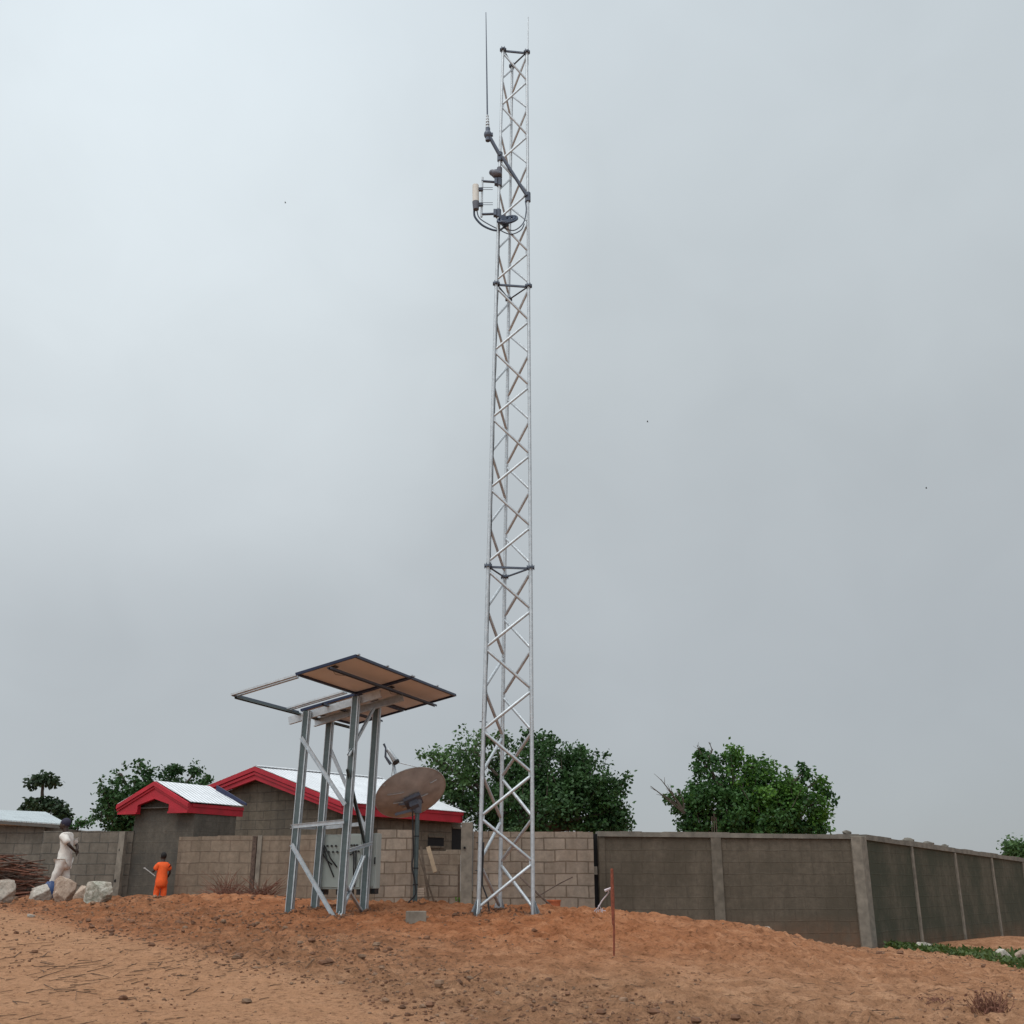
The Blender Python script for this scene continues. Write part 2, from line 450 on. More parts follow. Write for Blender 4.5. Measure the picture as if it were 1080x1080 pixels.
fac = wmath('ADD', fac, wmath('MULTIPLY', wmath('MAXIMUM', wmath('SUBTRACT', dt.outputs['Value'], .93), 0.0), 3.0))
fac = wmath('MULTIPLY', fac, wmath('ADD', wmath('MULTIPLY', wmath('SUBTRACT', nz.outputs['Fac'], .5), .24), 1.0))
# an overcast sky is brightest overhead; the unseen sky behind the viewer is brightened to light the walls
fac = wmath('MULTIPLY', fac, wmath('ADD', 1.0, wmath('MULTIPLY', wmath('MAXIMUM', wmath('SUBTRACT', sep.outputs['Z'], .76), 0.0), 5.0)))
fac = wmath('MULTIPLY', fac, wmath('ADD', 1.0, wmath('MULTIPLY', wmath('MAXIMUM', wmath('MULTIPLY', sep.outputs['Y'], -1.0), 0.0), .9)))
nz2 = N.new('ShaderNodeTexNoise'); nz2.inputs['Scale'].default_value = 7.0; nz2.inputs['Detail'].default_value = 5; nz2.inputs['Roughness'].default_value = .5; nz2.inputs['Distortion'].default_value = .6
L.new(mp.outputs[0], nz2.inputs['Vector'])
fac = wmath('MULTIPLY', fac, wmath('ADD', wmath('MULTIPLY', wmath('SUBTRACT', nz2.outputs['Fac'], .5), .10), 1.0))
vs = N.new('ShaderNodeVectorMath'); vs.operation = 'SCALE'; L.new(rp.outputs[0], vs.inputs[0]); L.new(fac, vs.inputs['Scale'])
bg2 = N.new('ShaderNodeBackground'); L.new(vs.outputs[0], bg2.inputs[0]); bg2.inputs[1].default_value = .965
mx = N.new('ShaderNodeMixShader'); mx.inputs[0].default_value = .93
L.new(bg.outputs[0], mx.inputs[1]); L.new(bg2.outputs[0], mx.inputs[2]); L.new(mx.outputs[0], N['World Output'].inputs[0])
sd = bpy.data.lights.new('sun', 'SUN'); so = bpy.data.objects.new('sun', sd); COL.objects.link(so)
sd.energy = 1.1; sd.angle = R(32); sd.color = (1, .95, .88)
dirv = V((math.sin(SUN_AZ) * math.cos(SUN_EL), math.cos(SUN_AZ) * math.cos(SUN_EL), math.sin(SUN_EL)))
so.rotation_euler = dirv.to_track_quat('Z', 'Y').to_euler()
S.view_settings.view_transform = 'Standard'; S.view_settings.look = 'None'; S.view_settings.gamma = 1; S.view_settings.exposure = 0

# ------------------------------------------------------------------ lattice tower
TY = 18.9
base_c = V((-.139, TY, 1.18)); TOPZ = 1.6 + .951 * TY - .02 * TY
top_c = V((.045, TY + .0, 1.6 + .9275 * (TY - .17)))
R0, R1 = .525, .305; PHI = R(7.7); DZ = top_c.z - base_c.z
def leg_pt(k, s):
    """k: 0 near right, 1 near left, 2 far; s 0..1 up the mast"""
    a = (R(-30), R(210), R(90))[k] + PHI; rr = R0 + (R1 - R0) * s
    return base_c.lerp(top_c, s) + V((math.cos(a) * rr, math.sin(a) * rr, 0))
tower = thing('lattice_tower', 'tall slim three-legged galvanised lattice mast standing on the red mound', 'tower', base_c)
for k in range(3):
    for j in range(3):
        s0, s1 = j / 3, (j + 1) / 3; rr = (.036, .033, .030)[j]
        MB().tube([leg_pt(k, s0) - V((0, 0, .12 if j == 0 else 0)), leg_pt(k, s1)], rr, 12).build('leg', 'galvanised_steel', tower, smooth=True)
    # foot gussets
    gp = leg_pt(k, 0); out = V((gp.x - base_c.x, gp.y - base_c.y, 0)).normalized(); gz = ground(gp.x, gp.y)
    m = MB()
    for dr in (out, (out + out.cross(V((0, 0, 1)))).normalized(), (out - out.cross(V((0, 0, 1)))).normalized()):
        t_ = dr.cross(V((0, 0, 1))) * .01; q = V((gp.x, gp.y, gz))
        m.prism([q + dr * .03 - t_/2 + V((0, 0, -.02)), q + dr * .13 - t_/2 + V((0, 0, -.02)), q + dr * .13 - t_/2 + V((0, 0, .03)), q + dr * .03 - t_/2 + V((0, 0, .25))], t_)
        m.build('base_plate', 'galvanised_steel', tower)
    for j in (1, 2, 3):
        c = leg_pt(k, j / 3); m = MB(); m.tube([c - V((0, 0, .016)), c + V((0, 0, .016))], .072, 16)
        for q_ in range(6):
            a = q_ * math.pi / 3; bp = c + V((math.cos(a) * .062, math.sin(a) * .062, 0)); m.tube([bp - V((0, 0, .045)), bp + V((0, 0, .045))], .009, 6)
        m.build('flange', 'dark_galvanised', tower)
for (a, b) in ((1, 0), (0, 2), (2, 1)):
    nrm = ((leg_pt(a, 0) + leg_pt(b, 0)) / 2 - base_c); nrm.z = 0; nrm.normalize()
    for j in (1, 2, 3):
        m = MB(); m.angle(leg_pt(a, j / 3) - V((0, 0, .03)), leg_pt(b, j / 3) - V((0, 0, .03)), -nrm, (0, 0, 1), .036)
        m.build('girt', 'dark_galvanised', tower)
    ph = 0
    for i in range(24):
        sec = i // 8; j = i % 8; s0 = (sec + .012 + (j) * .976 / 8) / 3; s1 = (sec + .012 + (j + 1) * .976 / 8) / 3
        k0, k1 = ((a, b) if (i + ph) % 2 == 0 else (b, a))
        p0, p1 = leg_pt(k0, s0 + .001), leg_pt(k1, s1 - .001)
        d = (p1 - p0).normalized(); p0 = p0 + d * .035 ; p1 = p1 - d * .035
        wd = (.046, .042, .038)[sec]
        m = MB()
        up = V((0, 0, 1))
        m.tube([p0, p0.lerp(p1, .04), p0.lerp(p1, .96), p1], [wd * .40, wd * .62, wd * .62, wd * .40], 10)
        for q_ in (p0, p1):
            tng = V((-nrm.y, nrm.x, 0))
            m.box(q_ + V((0, 0, 0)), (.07, .007, .085), (tng, nrm, up))
            m.tube([q_ - nrm * .022 + up * .02, q_ + nrm * .022 + up * .02], .010, 6)
        m.build('brace', 'galvanised_steel', tower, smooth=True)

# lightning rod
b0 = leg_pt(0, 1)
m = MB(); m.tube([b0 + V((.02, 0, -.35)), b0 + V((.025, 0, .1)), b0 + V((.035, 0, .98))], [.016, .014, .010], 8)
m.tube([b0 + V((.0, 0, -.2)), b0 + V((.03, 0, -.2))], .02, 8)
tag(m.build('lightning_rod', 'galvanised_steel', origin=b0, smooth=True), 'short thin lightning rod rising from the right corner of the mast top', 'lightning rod')

# whip antenna on its arm
def s_at(py):  # fraction up the mast at photo row py
    e_ = PITCH + math.atan((540 - py) / FPX); z = EYE + math.tan(e_) * TY; return (z - base_c.z) / DZ
YL = leg_pt(1, .85).y
hub = P(514.5, 142, YL - .1); att = leg_pt(1, s_at(172)); att2 = leg_pt(0, s_at(212))
wa = thing('whip_antenna', 'very tall thin whip antenna held out left of the mast on a dark sloping arm', 'antenna', att)
MB().tube([att + V((0, -.04, 0)), hub + V((.02, 0, -.02))], .040, 10).build('arm', 'dark_galvanised', wa, smooth=True)
MB().tube([att + V((.05, -.05, -.05)), att2 + V((-.02, -.05, 0))], .036, 10).build('brace_arm', 'dark_galvanised', wa, smooth=True)
for q_ in (att, att2): MB().tube([q_ - V((0, 0, .11)), q_ + V((0, 0, .10))], .058, 10).build('clamp', 'dark_galvanised', wa)
m = MB(); m.ball(hub, .085, 12, 8, sc=(1, 1, 1.15)); m.tube([hub - V((0, 0, .16)), hub + V((0, 0, .16))], .05, 10)
m.box(hub + V((.03, 0, 0)), (.16, .05, .07)); m.build('mount', 'dark_galvanised', wa)
wt = P(512.5, 13, YL - .1); wb = P(514, 122, YL - .1)
m = MB(); cyl = [hub + V((0, 0, .12)), wb]
m.tube(cyl, [.03, .022], 8)
for q_ in range(5):
    a = hub.lerp(wb, .35 + q_ * .15); m.tube([a, a + V((0, 0, .028))], .045 - .004 * q_, 10)
m.build('base_coil', 'galvanised_steel', wa)
MB().tube([wb, wb.lerp(wt, .5), wt], [.017, .014, .008], 8).build('whip', 'dark_galvanised', wa, smooth=True)

# radio unit on stand-off arms
YR = leg_pt(1, .75).y
def leftleg(py): return leg_pt(1, s_at(py))
ruo = thing('radio_unit', 'pale cylindrical radio unit with dark base on two stand-off arms left of the mast', 'radio', P(508, 226, YR))
for (a_, b_) in ((191, 199), (226, 232)):
    m = MB(); m.tube([P(508, a_, YR - .02), leftleg(b_)], .026, 10); q_ = leftleg(b_); m.tube([q_ - V((0, 0, .09)), q_ + V((0, 0, .09))], .06, 10); m.box(q_ + V((-.07, -.02, 0)), (.06, .10, .14))
    m.build('arm', 'dark_galvanised', ruo)
MB().tube([P(508.8, 187, YR - .02), P(507.8, 229, YR - .02)], .022, 10).build('pole', 'galvanised_steel', ruo)
ca, cb_, cc = P(501.6, 195.5, YR - .05), P(501.8, 213, YR - .05), P(502, 221, YR - .05)
MB().tube([ca + V((0, 0, .02)), ca, cb_], [.04, .066, .070], 16).build('housing', 'radio_shell', ruo, smooth=False)
MB().tube([cb_, cc], [.073, .06], 16).build('base_cap', 'radio_cap', ruo)
for py in (200, 216):
    m = MB(); a = P(503, py, YR - .05); b = P(511, py, YR - .02); m.box((a + b) / 2 + V((-.01, 0, 0)), (.12, .06, .06))
    for dz in (-.02, .03): m.tube([a + V((0, -.03, dz)), a + V((.33, -.03, dz))], .006, 6)
    m.build('bracket', 'dark_galvanised', ruo)
# drooping leads
def sag(pts, r, name, lab, mat='black_rubber', parent=None):
    m = MB(); out = []
    for i in range(len(pts) - 1):
        a, b, c, d = pts[max(i - 1, 0)], pts[i], pts[i + 1], pts[min(i + 2, len(pts) - 1)]
        for q_ in range(6):
            t_ = q_ / 6; out.append(V([cr(a[k], b[k], c[k], d[k], t_) for k in range(3)]))
    out.append(pts[-1]); m.tube(out, r, 6); return out, m
_, m = sag([P(500, 222, YR), P(501, 229, YR), P(508, 237, YR), P(518, 242, YR), P(526, 243, YR), P(531, 240, YR + .15)], .022, '', '')
m.build('lead', 'coil_blue', ruo, smooth=True)
_, m = sag([P(503, 222, YR), P(505, 229, YR), P(511, 234, YR), P(524, 241, YR), P(538, 247, YR), P(549, 243, YR), P(553, 236, YR)], .012, '', '')
m.build('lead', 'dark_galvanised', ruo, smooth=True)
_, m = sag([P(530, 240, YR), P(542, 243, YR), P(552, 235, YR), P(555, 222, YR), P(554, 212, YR)], .012, '', '')
m.build('lead', 'dark_galvanised', ruo, smooth=True)
# coil of cable
cc = P(536, 232, YR - .05); m = MB()
for q_ in range(5):
    ax1 = V((.75, .3, .5)).normalized(); ax2 = V((-.35, .5, .75)).normalized(); rr = .15 + .012 * q_
    off = V((ru(-.05, .03), ru(-.03, .03), ru(-.03, .03))) + V((.02 * q_ - .05, 0, 0))
    m.tube([cc + off + (ax1 * math.cos(a * math.pi / 8) + ax2 * math.sin(a * math.pi / 8) * .62) * rr for a in range(17)], .03, 6)
m.box(cc + V((-.09, 0, -.03)), (.12, .10, .24), (V((.9, 0, .4)).normalized(), V((0, 1, 0)), V((-.4, 0, .9)).normalized()))
tag(m.build('cable_coil', 'coil_blue', origin=cc, smooth=True), 'dark blue coil of spare cable tied inside the mast beside the lower radio arm', 'cable')
# dark horn-shaped fitting
h0 = leftleg(188); m = MB()
a = P(519, 182, YR - .03)
m.tube([a, a + V((.07, 0, -.03)), a + V((.16, 0, -.05)), h0 + V((.02, 0, 0))], [.065, .10, .07, .035], 14)
m.ball(a, .066, 12, 8); m.tube([h0 - V((0, 0, .14)), h0 + V((0, 0, .1))], .055, 10)
tag(m.build('mast_fitting', 'radio_cap', origin=h0, smooth=True), 'small dark fitting clamped to the left leg just above the pale radio', 'fitting')
# feeder cable up the left leg
pts = []
for i in range(61):
    s_ = i / 60 * s_at(240); q_ = leg_pt(1, s_); pts.append(q_ + V((.036 + .004 * math.sin(i * 1.7), .035, 0)))
pts[0].z = ground(pts[0].x, pts[0].y) - .05
m = MB(); m.tube(pts, .009, 6)
m.tube([V((p_.x + (.02 if i > 1 else .16 - .05 * i), p_.y - .02, p_.z)) for i, p_ in enumerate(pts[:6])], .014, 6)
for i in (3, 5, 9, 14): m.tube([pts[i] + V((-.10, -.05, 0)), pts[i] + V((.03, .01, 0))], .008, 5)
tag(m.build('feeder_cable', 'black_rubber', origin=pts[0], smooth=True), 'black feeder cable strapped along the left leg of the lattice mast', 'cable')

# ------------------------------------------------------------------ solar frame
PC = V((-2.673, 18.1, 4.67)); U_ = V((1.99, -.73, .44)); VV_ = V((1.33, 3.70, .02))
uh = U_.normalized(); vh = VV_.normalized(); vh = (vh - uh * vh.dot(uh)).normalized(); nh = uh.cross(vh).normalized()
if nh.z < 0: nh = -nh
LU, LV = 2.165, 3.93; PO = PC - uh * LU / 2 - vh * LV / 2
def PL(u, v, n=0.0): return PO + uh * LU * u + vh * LV * v + nh * n
def plane_z(x, y):
    d = V((x, y, 0)) - PC; return PC.z - (nh.x * d.x + nh.y * d.y) / nh.z
uhor = V((uh.x, uh.y, 0)).normalized(); vhor = V((vh.x, vh.y, 0)).normalized()
A = V((-3.545, 18.25, 0)); C_ = A + uhor * .93; B = A + vhor * .80; D = C_ + vhor * .78
def foot(p_): return V((p_.x, p_.y, ground(p_.x, p_.y) - .06))
legs = {}
fr = thing('solar_stand', 'tall galvanised steel stand on four channel legs carrying the tilted solar panels', 'solar stand', foot((A + D) / 2))
for nme, p_, wb_ in (('A', A, 1), ('B', B, -1), ('C', C_, 1), ('D', D, -1)):
    f_ = foot(p_); tz = plane_z(p_.x, p_.y) - (.06 if nme in 'AC' else .10)
    f_ = f_ + V((-.05, 0, 0)) ; tp = V((p_.x + .035, p_.y, tz)); legs[nme] = (f_, tp)
    m = MB(); m.channel(f_, tp, uhor, vhor, .125, .075, .006, .022)
    m.bar(f_ - vhor * .004 + uhor * .052, tp - vhor * .004 + uhor * .052, .020, .009, vhor, 1); m.bar(f_ - vhor * .004 - uhor * .055, tp - vhor * .004 - uhor * .055, .012, .009, vhor, 1)  # pale strips paint the lit edges beside the darker web
    m.bar(f_ + vhor * .04 + uhor * .064, tp + vhor * .04 + uhor * .064, .05, .004, uhor, 1)
    lg = m.build('leg', ['galvanised_channel', 'galvanised_steel'], fr)
def lp(n_, s_): return legs[n_][0].lerp(legs[n_][1], s_)
off = -vhor * .075
def sbeam(p0, p1, wdt, name='brace', mat='galvanised_steel', side=off):
    d = (p1 - p0).normalized(); ax = d.cross(side.normalized()).normalized()
    m = MB(); m.channel(p0 + side, p1 + side, ax, side, wdt, .03, .005, .006); return m.build(name, mat, fr)
sbeam(lp('A', .86), lp('C', .50), .065); sbeam(lp('A', .34), lp('C', .0) , .065)
sbeam(lp('C', .0) + V((.03, 0, .02)), lp('D', .27), .06); sbeam(lp('C', .72), lp('D', .98), .055)
sbeam(lp('B', .86), lp('D', .36), .06, side=vhor * .03); sbeam(lp('C', .66), lp('D', .33), .05, mat='galvanised_channel')
sbeam(lp('D', .0), lp('C', .16), .05, side=vhor * .05)
sbeam(lp('A', .425), lp('C', .425), .065, 'cross_rail'); sbeam(lp('B', .425), lp('D', .425), .06, 'cross_rail', side=vhor * .03)
sbeam(lp('A', .425), lp('B', .425), .06, 'cross_rail', side=-uhor * .08); sbeam(lp('C', .30), lp('D', .33), .05, 'cross_rail', side=uhor * .08)
# top beams along the slope
for base_, e0, e1, o_ in ((A, -.36, 1.38, .10), (B, -.22, 1.5, -.05)):
    p0 = base_ + uhor * e0 + vhor * o_; p1 = base_ + uhor * e1 + vhor * o_
    p0.z = plane_z(p0.x, p0.y) - .12; p1.z = plane_z(p1.x, p1.y) - .12
    MB().channel(p0, p1, nh, vhor * (1 if o_ > 0 else -1), .13, .06, .006, .018).build('beam', 'galvanised_steel', fr)
# purlins along v and rails along u (below the panels)
for u_, v0, v1 in ((.012, 0, 1), (.27, .44, 1.0), (.79, -.01, 1.0)):
    MB().channel(PL(u_, v0, -.045), PL(u_, v1, -.045), uh, -nh, .05, .035, .004, .01).build('purlin', 'galvanised_channel' if u_ < .1 else 'dark_galvanised', fr)
for v_, u0, u1 in ((.0, -.02, .52), (.028, -.02, .5), (.40, .0, .5), (.425, .0, .5)):
    m = MB(); m.channel(PL(u0, v_, -.02), PL(u1, v_, -.02), vh, nh, .06, .03, .004, .008); m.build('rail', 'galvanised_steel', fr)
MB().bar(PL(-.012, 0, -.008), PL(-.012, .5, -.008), .035, .035, nh).build('rail', 'dark_galvanised', fr)
# panels
def panel(u0, u1, v0, v1, lab):
    g_ = .006; c0 = PL(u0, v0)
    u0 += g_; u1 -= g_; v0 += g_ * .6; v1 -= g_ * .6
    m = MB()
    tu = .035 / LU; tv = .035 / LV
    for (a_, b_, c, d) in ((u0, u1, v0, v0 + tv), (u0, u1, v1 - tv, v1), (u0, u0 + tu, v0 + tv, v1 - tv), (u1 - tu, u1, v0 + tv, v1 - tv)):
        m.prism([PL(a_, c), PL(b_, c), PL(b_, d), PL(a_, d)], nh * .042)
    r_ = m.build('solar_panel', 'panel_frame', fr)
    i0, i1, j0, j1 = u0 + tu * .9, u1 - tu * .9, v0 + tv * .9, v1 - tv * .9
    MB().prism([PL(i0, j0, .031), PL(i1, j0, .031), PL(i1, j1, .031), PL(i0, j1, .031)], nh * .004).build('backsheet', 'panel_backsheet', r_)
    MB().prism([PL(i0, j0, .036), PL(i1, j0, .036), PL(i1, j1, .036), PL(i0, j1, .036)], nh * .004).build('glass', 'solar_glass', r_)
    um = (u0 + u1) / 2; vm_ = v0 + (v1 - v0) * .12
    m = MB(); m.box(PL(um, vm_, .02), (.14, .11, .02), (uh, vh, nh))
    m.tube([PL(um - .02, vm_ + .01, .015), PL(um - .06, vm_ + .08, .0), PL(um - .02, vm_ + .16, .01)], .004, 5)
    m.build('junction_box', 'black_rubber', r_)
    return r_
panel(.5, 1, 0, .5, 'dark framed solar panel at the raised near corner of the steel stand, beside the empty rails')
panel(.5, 1, .5, 1, 'dark framed solar panel at the far right corner of the steel stand')
panel(0, .5, .5, 1, 'dark framed solar panel low at the back, behind the empty rails above the leg tops')
for v_ in (.0, .5, .52):
    pass
# clips on the raised edge
for v_ in (.02, .27, .5, .52, .77):
    MB().box(PL(.998, v_, .045), (.05, .06, .02), (uh, vh, nh)).build('clip', 'galvanised_steel', fr)

# control cabinets
cz = P(352, 938, 18.95).z; zt = P(352, 880, 18.95).z
def cabinet(px0, px1, Y, lab, kind, z0=0.0, mat='cabinet_paint', z1=0.0):
    a = P(px0, 910, Y); b = P(px1, 910, Y); dirn = (uhor * .75 + V((1, 0, 0)) * .5).normalized()
    wd = (b.x - a.x) / dirn.x * .97; nn = V((dirn.y, -dirn.x, 0)); c = V(((a.x + b.x) / 2, Y, (cz + zt) / 2 + z0))
    h_ = zt - cz + z1; r_ = thing('control_cabinet', lab, 'cabinet', V((c.x, c.y, cz)), 'cabinets on the solar stand')
    m = MB(); m.box(c, (wd, .24, h_), (dirn, nn, V((0, 0, 1)))); m.build('body', mat, r_, bevel=.008)
    m = MB(); m.box(c + nn * .128, (wd - .05, .012, h_ - .06), (dirn, nn, V((0, 0, 1)))); m.build('door', mat, r_, bevel=.004)
    m = MB(); m.box(c + nn * .14 + dirn * (wd * .42), (.02, .02, .11), (dirn, nn, V((0, 0, 1)))); m.build('handle', 'black_rubber', r_)
    if kind:
        fz = c + nn * .138
        for row in range(2):
            for i in range(4):
                q_ = fz + dirn * ((-.33 + i * .17) * wd + row * .03) + V((0, 0, h_ * (.29 - row * .11)))
                MB().tube([q_, q_ + nn * .03], .017, 8).build('gland', 'black_rubber', r_)
        if kind == 1: cabs = ((-.42, .38, .15, -.28), (-.30, .3, .26, -.10), (-.42, .2, .05, -.05))
        else: cabs = ((-.4, .16, -.05, .16), (-.05, .2, .05, -.34), (.1, .22, .12, -.45))
        for (a0, b0_, a1, b1_) in cabs:
            q0 = fz + dirn * a0 * wd + V((0, 0, b0_ * h_)); q1 = fz + dirn * a1 * wd + V((0, 0, b1_ * h_))
            q2 = (q0 + q1) / 2 + nn * .05 + V((.02, 0, -.04)); MB().tube([q0, q2, q1], .012, 6).build('cable', 'black_rubber', r_)
    m = MB()
    for s_ in (-.3, .3): m.box(c + dirn * wd * s_ - V((0, 0, h_ / 2 + .04)), (.06, .2, .09), (dirn, nn, V((0, 0, 1))))
    m.build('mount', 'black_rubber', r_)
cabinet(338, 366, 19.15, 'pale grey-green cabinet with black cable glands seen between the left legs of the solar stand', 1)
cabinet(367, 385, 18.85, 'narrow grey-green cabinet with loose black wiring between the right legs of the solar stand', 2)
cabinet(386, 399.5, 18.9, 'slim light grey cabinet sticking out right of the solar stand legs', 0, .012, 'cabinet_side')

# ------------------------------------------------------------------ satellite dish
DY = 20.2; dc = P(435, 842, DY); fp = G(437.5, DY); fp.z -= .08
dishT = thing('satellite_dish', 'large brown-backed satellite dish on a pole tipped up towards the sky', 'satellite dish', fp)
MB().tube([fp, V((fp.x, DY, dc.z - .12))], .042, 14).build('pole', 'galvanised_channel', dishT, smooth=True)
nd = V((-.33, .52, .78)).normalized(); xd = V((1, 0, .42)); xd = (xd - nd * xd.dot(nd)).normalized(); yd = nd.cross(xd)
rad = .665; dep = .13
def dp(r_, a_, o_=0): return dc + (xd * math.cos(a_) + yd * math.sin(a_)) * r_ + nd * (dep * (r_ / rad) ** 2 + o_)
m = MB(); nr, na = 10, 48
for side, o_ in ((0, 0), (1, .012)):
    for i in range(nr + 1):
        for k in range(na): m.v.append(dp(rad * i / nr, 2 * math.pi * k / na, o_))
def vi(side, i, k): return side * (nr + 1) * na + i * na + k % na
for i in range(nr):
    for k in range(na):
        m.f.append((vi(0, i, k), vi(0, i + 1, k), vi(0, i + 1, k + 1), vi(0, i, k + 1))); m.mi.append(0)
        m.f.append((vi(1, i, k + 1), vi(1, i + 1, k + 1), vi(1, i + 1, k), vi(1, i, k))); m.mi.append(1)
for k in range(na): m.f.append((vi(0, nr, k), vi(1, nr, k), vi(1, nr, k + 1), vi(0, nr, k + 1))); m.mi.append(0)
m.build('reflector', ['dish_paint', 'dish_face'], dishT, smooth=True)
m = MB(); m.tube([dp(rad, 2 * math.pi * k / na, .004) for k in range(na + 1)], .012, 6); m.build('rim', 'dish_paint', dishT, smooth=True)
for yo, x0, x1 in ((.02, -.36, .30), (-.22, -.44, -.14), (-.22, .36, .50), (.2, -.2, .15)):
    pts = []
    for i in range(7):
        xx = x0 + (x1 - x0) * i / 6; rr = math.hypot(xx, yo); hx = (V((1, 0, .02)) - nd * nd.x).normalized(); hy = nd.cross(hx); pts.append(dc + hx * xx + hy * yo + nd * (dep * (rr / rad) ** 2 - .012))
    MB().tube(pts, .010, 6).build('rib', 'galvanised_steel', dishT)
m = MB(); hb = V((fp.x, DY, dc.z - .12))
m.tube([hb - V((0, 0, .14)), hb + V((0, 0, .10))], .075, 14)
m.box(dc - nd * .06, (.32, .26, .07), (xd, yd, nd)); m.box(dc - nd * .13 + V((0, 0, -.02)), (.16, .14, .12), (xd, yd, nd))
m.bar(hb + V((-.09, -.02, .02)), dc + xd * -.26 - yd * .0 + nd * .02 , .05, .07); m.bar(hb + V((-.05, -.05, -.08)), dc - xd * .33 + yd * -.02 - nd * .0 + V((0, 0, -.17)), .03, .05)
m.build('mount', 'radio_cap', dishT)
lnb = P(415, 803, DY + .35); tipb = P(409, 791, DY + .30)
MB().tube([dp(rad * .98, R(235)), P(418, 822, DY + .2), lnb + V((.0, 0, -.04))], .030, 8).build('feed_arm', 'galvanised_steel', dishT)
MB().tube([dp(rad, R(340)), lnb], .009, 6).build('strut', 'galvanised_steel', dishT)
MB().tube([dp(rad, R(150)), lnb], .009, 6).build('strut', 'galvanised_steel', dishT)
m = MB(); m.tube([P(418, 804, DY + .3), P(413.5, 797, DY + .3), P(409.5, 791, DY + .35)], [.065, .05, .045], 12); m.build('feed_horn', 'galvanised_steel', dishT, smooth=True)
m = MB(); m.tube([P(418.4, 804.6, DY + .27), P(417.4, 803.2, DY + .28)], [.062, .07], 12); m.build('horn_cap', 'black_rubber', dishT)
m = MB(); m.tube([P(412, 806, DY + .3), P(406.5, 798, DY + .3), P(406.8, 789, DY + .3), P(404.8, 784.5, DY + .3)], [.03, .022, .016, .022], 8); m.build('receiver', 'dark_galvanised', dishT)
_, m = sag([dc - nd * .1 + V((-.03, 0, -.05)), V((fp.x - .05, DY - .04, 2.2)), V((fp.x - .065, DY - .06, 1.95)), V((fp.x + .01, DY - .06, 1.6)), V((fp.x + .0, DY - .07, 1.45)), V((fp.x - .16, DY - .12, ground(fp.x, DY) - .01))], .014, '', '')
m.build('cable', 'black_rubber', dishT, smooth=True)
m = MB()
for zz in (2.45, 1.9, 1.62): m.tube([V((fp.x, DY, zz)), V((fp.x, DY, zz + .02))], .052, 10)
m.build('strap', 'black_rubber', dishT)

# ------------------------------------------------------------------ walls
def seg(m, p0, p1, zb0, zt0, zb1, zt1, th, off=0.0, mi=0, up_front=0):
    """upright slab from p0 to p1; front face shifted by off towards the viewer side"""
    p0 = V((p0[0], p0[1], 0)); p1 = V((p1[0], p1[1], 0)); d = (p1 - p0).normalized(); n_ = V((d.y, -d.x, 0))
    a0 = p0 + n_ * off; a1 = p1 + n_ * off
    m.prism([a0 + V((0, 0, zb0)), a1 + V((0, 0, zb1)), a1 + V((0, 0, zt1)), a0 + V((0, 0, zt0))], -n_ * th); return m
def ragged(m, p0, p1, zb, zt, th, amp=.02, step=.46, off=0.0):
    p0 = V((p0[0], p0[1], 0)); p1 = V((p1[0], p1[1], 0)); Ld = (p1 - p0).length; d = (p1 - p0) / Ld; n_ = V((d.y, -d.x, 0)); pts = []
    x = 0; tops = []
    while x < Ld - .01:
        z = zt + ru(-amp, amp); x2 = min(x + step, Ld); tops += [(x + .004, z), (x2, z + ru(-.006, .006))]; x = x2
    poly = [p0 + V((0, 0, zb)), p1 + V((0, 0, zb))] + [p0 + d * x + V((0, 0, z)) for x, z in reversed(tops)]
    m.prism([q + n_ * off for q in poly], -n_ * th); return m

# compound wall, front run
W0 = P(630, 876, 23.5); WC = P(905, 879, 24.0); zt0, zt1 = W0.z - .12, WC.z - .12
W0 = V((W0.x, 23.5, 0)); WC = V((WC.x, 24.0, 0))
cw = thing('compound_wall', 'dark plastered compound wall with pale coping, facing the tower', 'wall', (W0 + WC) / 2 + V((0, 0, .4)))
MB_ = MB(); seg(MB_, W0, WC, -.4, zt0, -.4, zt1, .2); MB_.build('wall_panel', 'plastered_wall', cw)
m = MB(); dW = (WC - W0).normalized()
n_seg = 12
for i in range(n_seg):
    a = W0.lerp(WC, i / n_seg) ; b = W0.lerp(WC, (i + 1) / n_seg); j0 = ru(-.012, .012)
    seg(m, a, b - dW * .002, zt0 + (zt1 - zt0) * i / n_seg - .0 + .002, zt0 + .10 + (zt1 - zt0) * i / n_seg + j0, zt0 + (zt1 - zt0) * (i + 1) / n_seg + .002, zt0 + .10 + (zt1 - zt0) * (i + 1) / n_seg + j0, .31, .055)
m.build('coping', 'coping_concrete', cw)
pw = P(755, 900, 23.75); 
def post(parent, p_, d, wdt, zb, zt, off, mat='concrete_post', th=.1):
    m = MB(); seg(m, p_ - d * wdt / 2, p_ + d * wdt / 2, zb, zt, zb, zt, th, off); return m.build('pillar', mat, parent, bevel=.008)
post(cw, V((pw.x, W0.y + (WC.y - W0.y) * (pw.x - W0.x) / (WC.x - W0.x), 0)), dW, .22, -.4, zt0 + .03, .05, 'plaster_post')
post(cw, W0 + dW * .08, dW, .14, -.4, zt0 - .01, .03, 'plastered_wall')
m = MB()
for dx_, h_ in ((-.05, .30), (.0, .36), (.05, .28)): m.tube([V((pw.x + dx_, 23.76, zt0 + .1)), V((pw.x + dx_ + ru(-.02, .02), 23.76, zt0 + .13 + h_))], .009, 6)
m.build('rebar', 'stick_bark', cw)
# corner pillar
m = MB(); c = WC + V((.0, 0, 0)); 
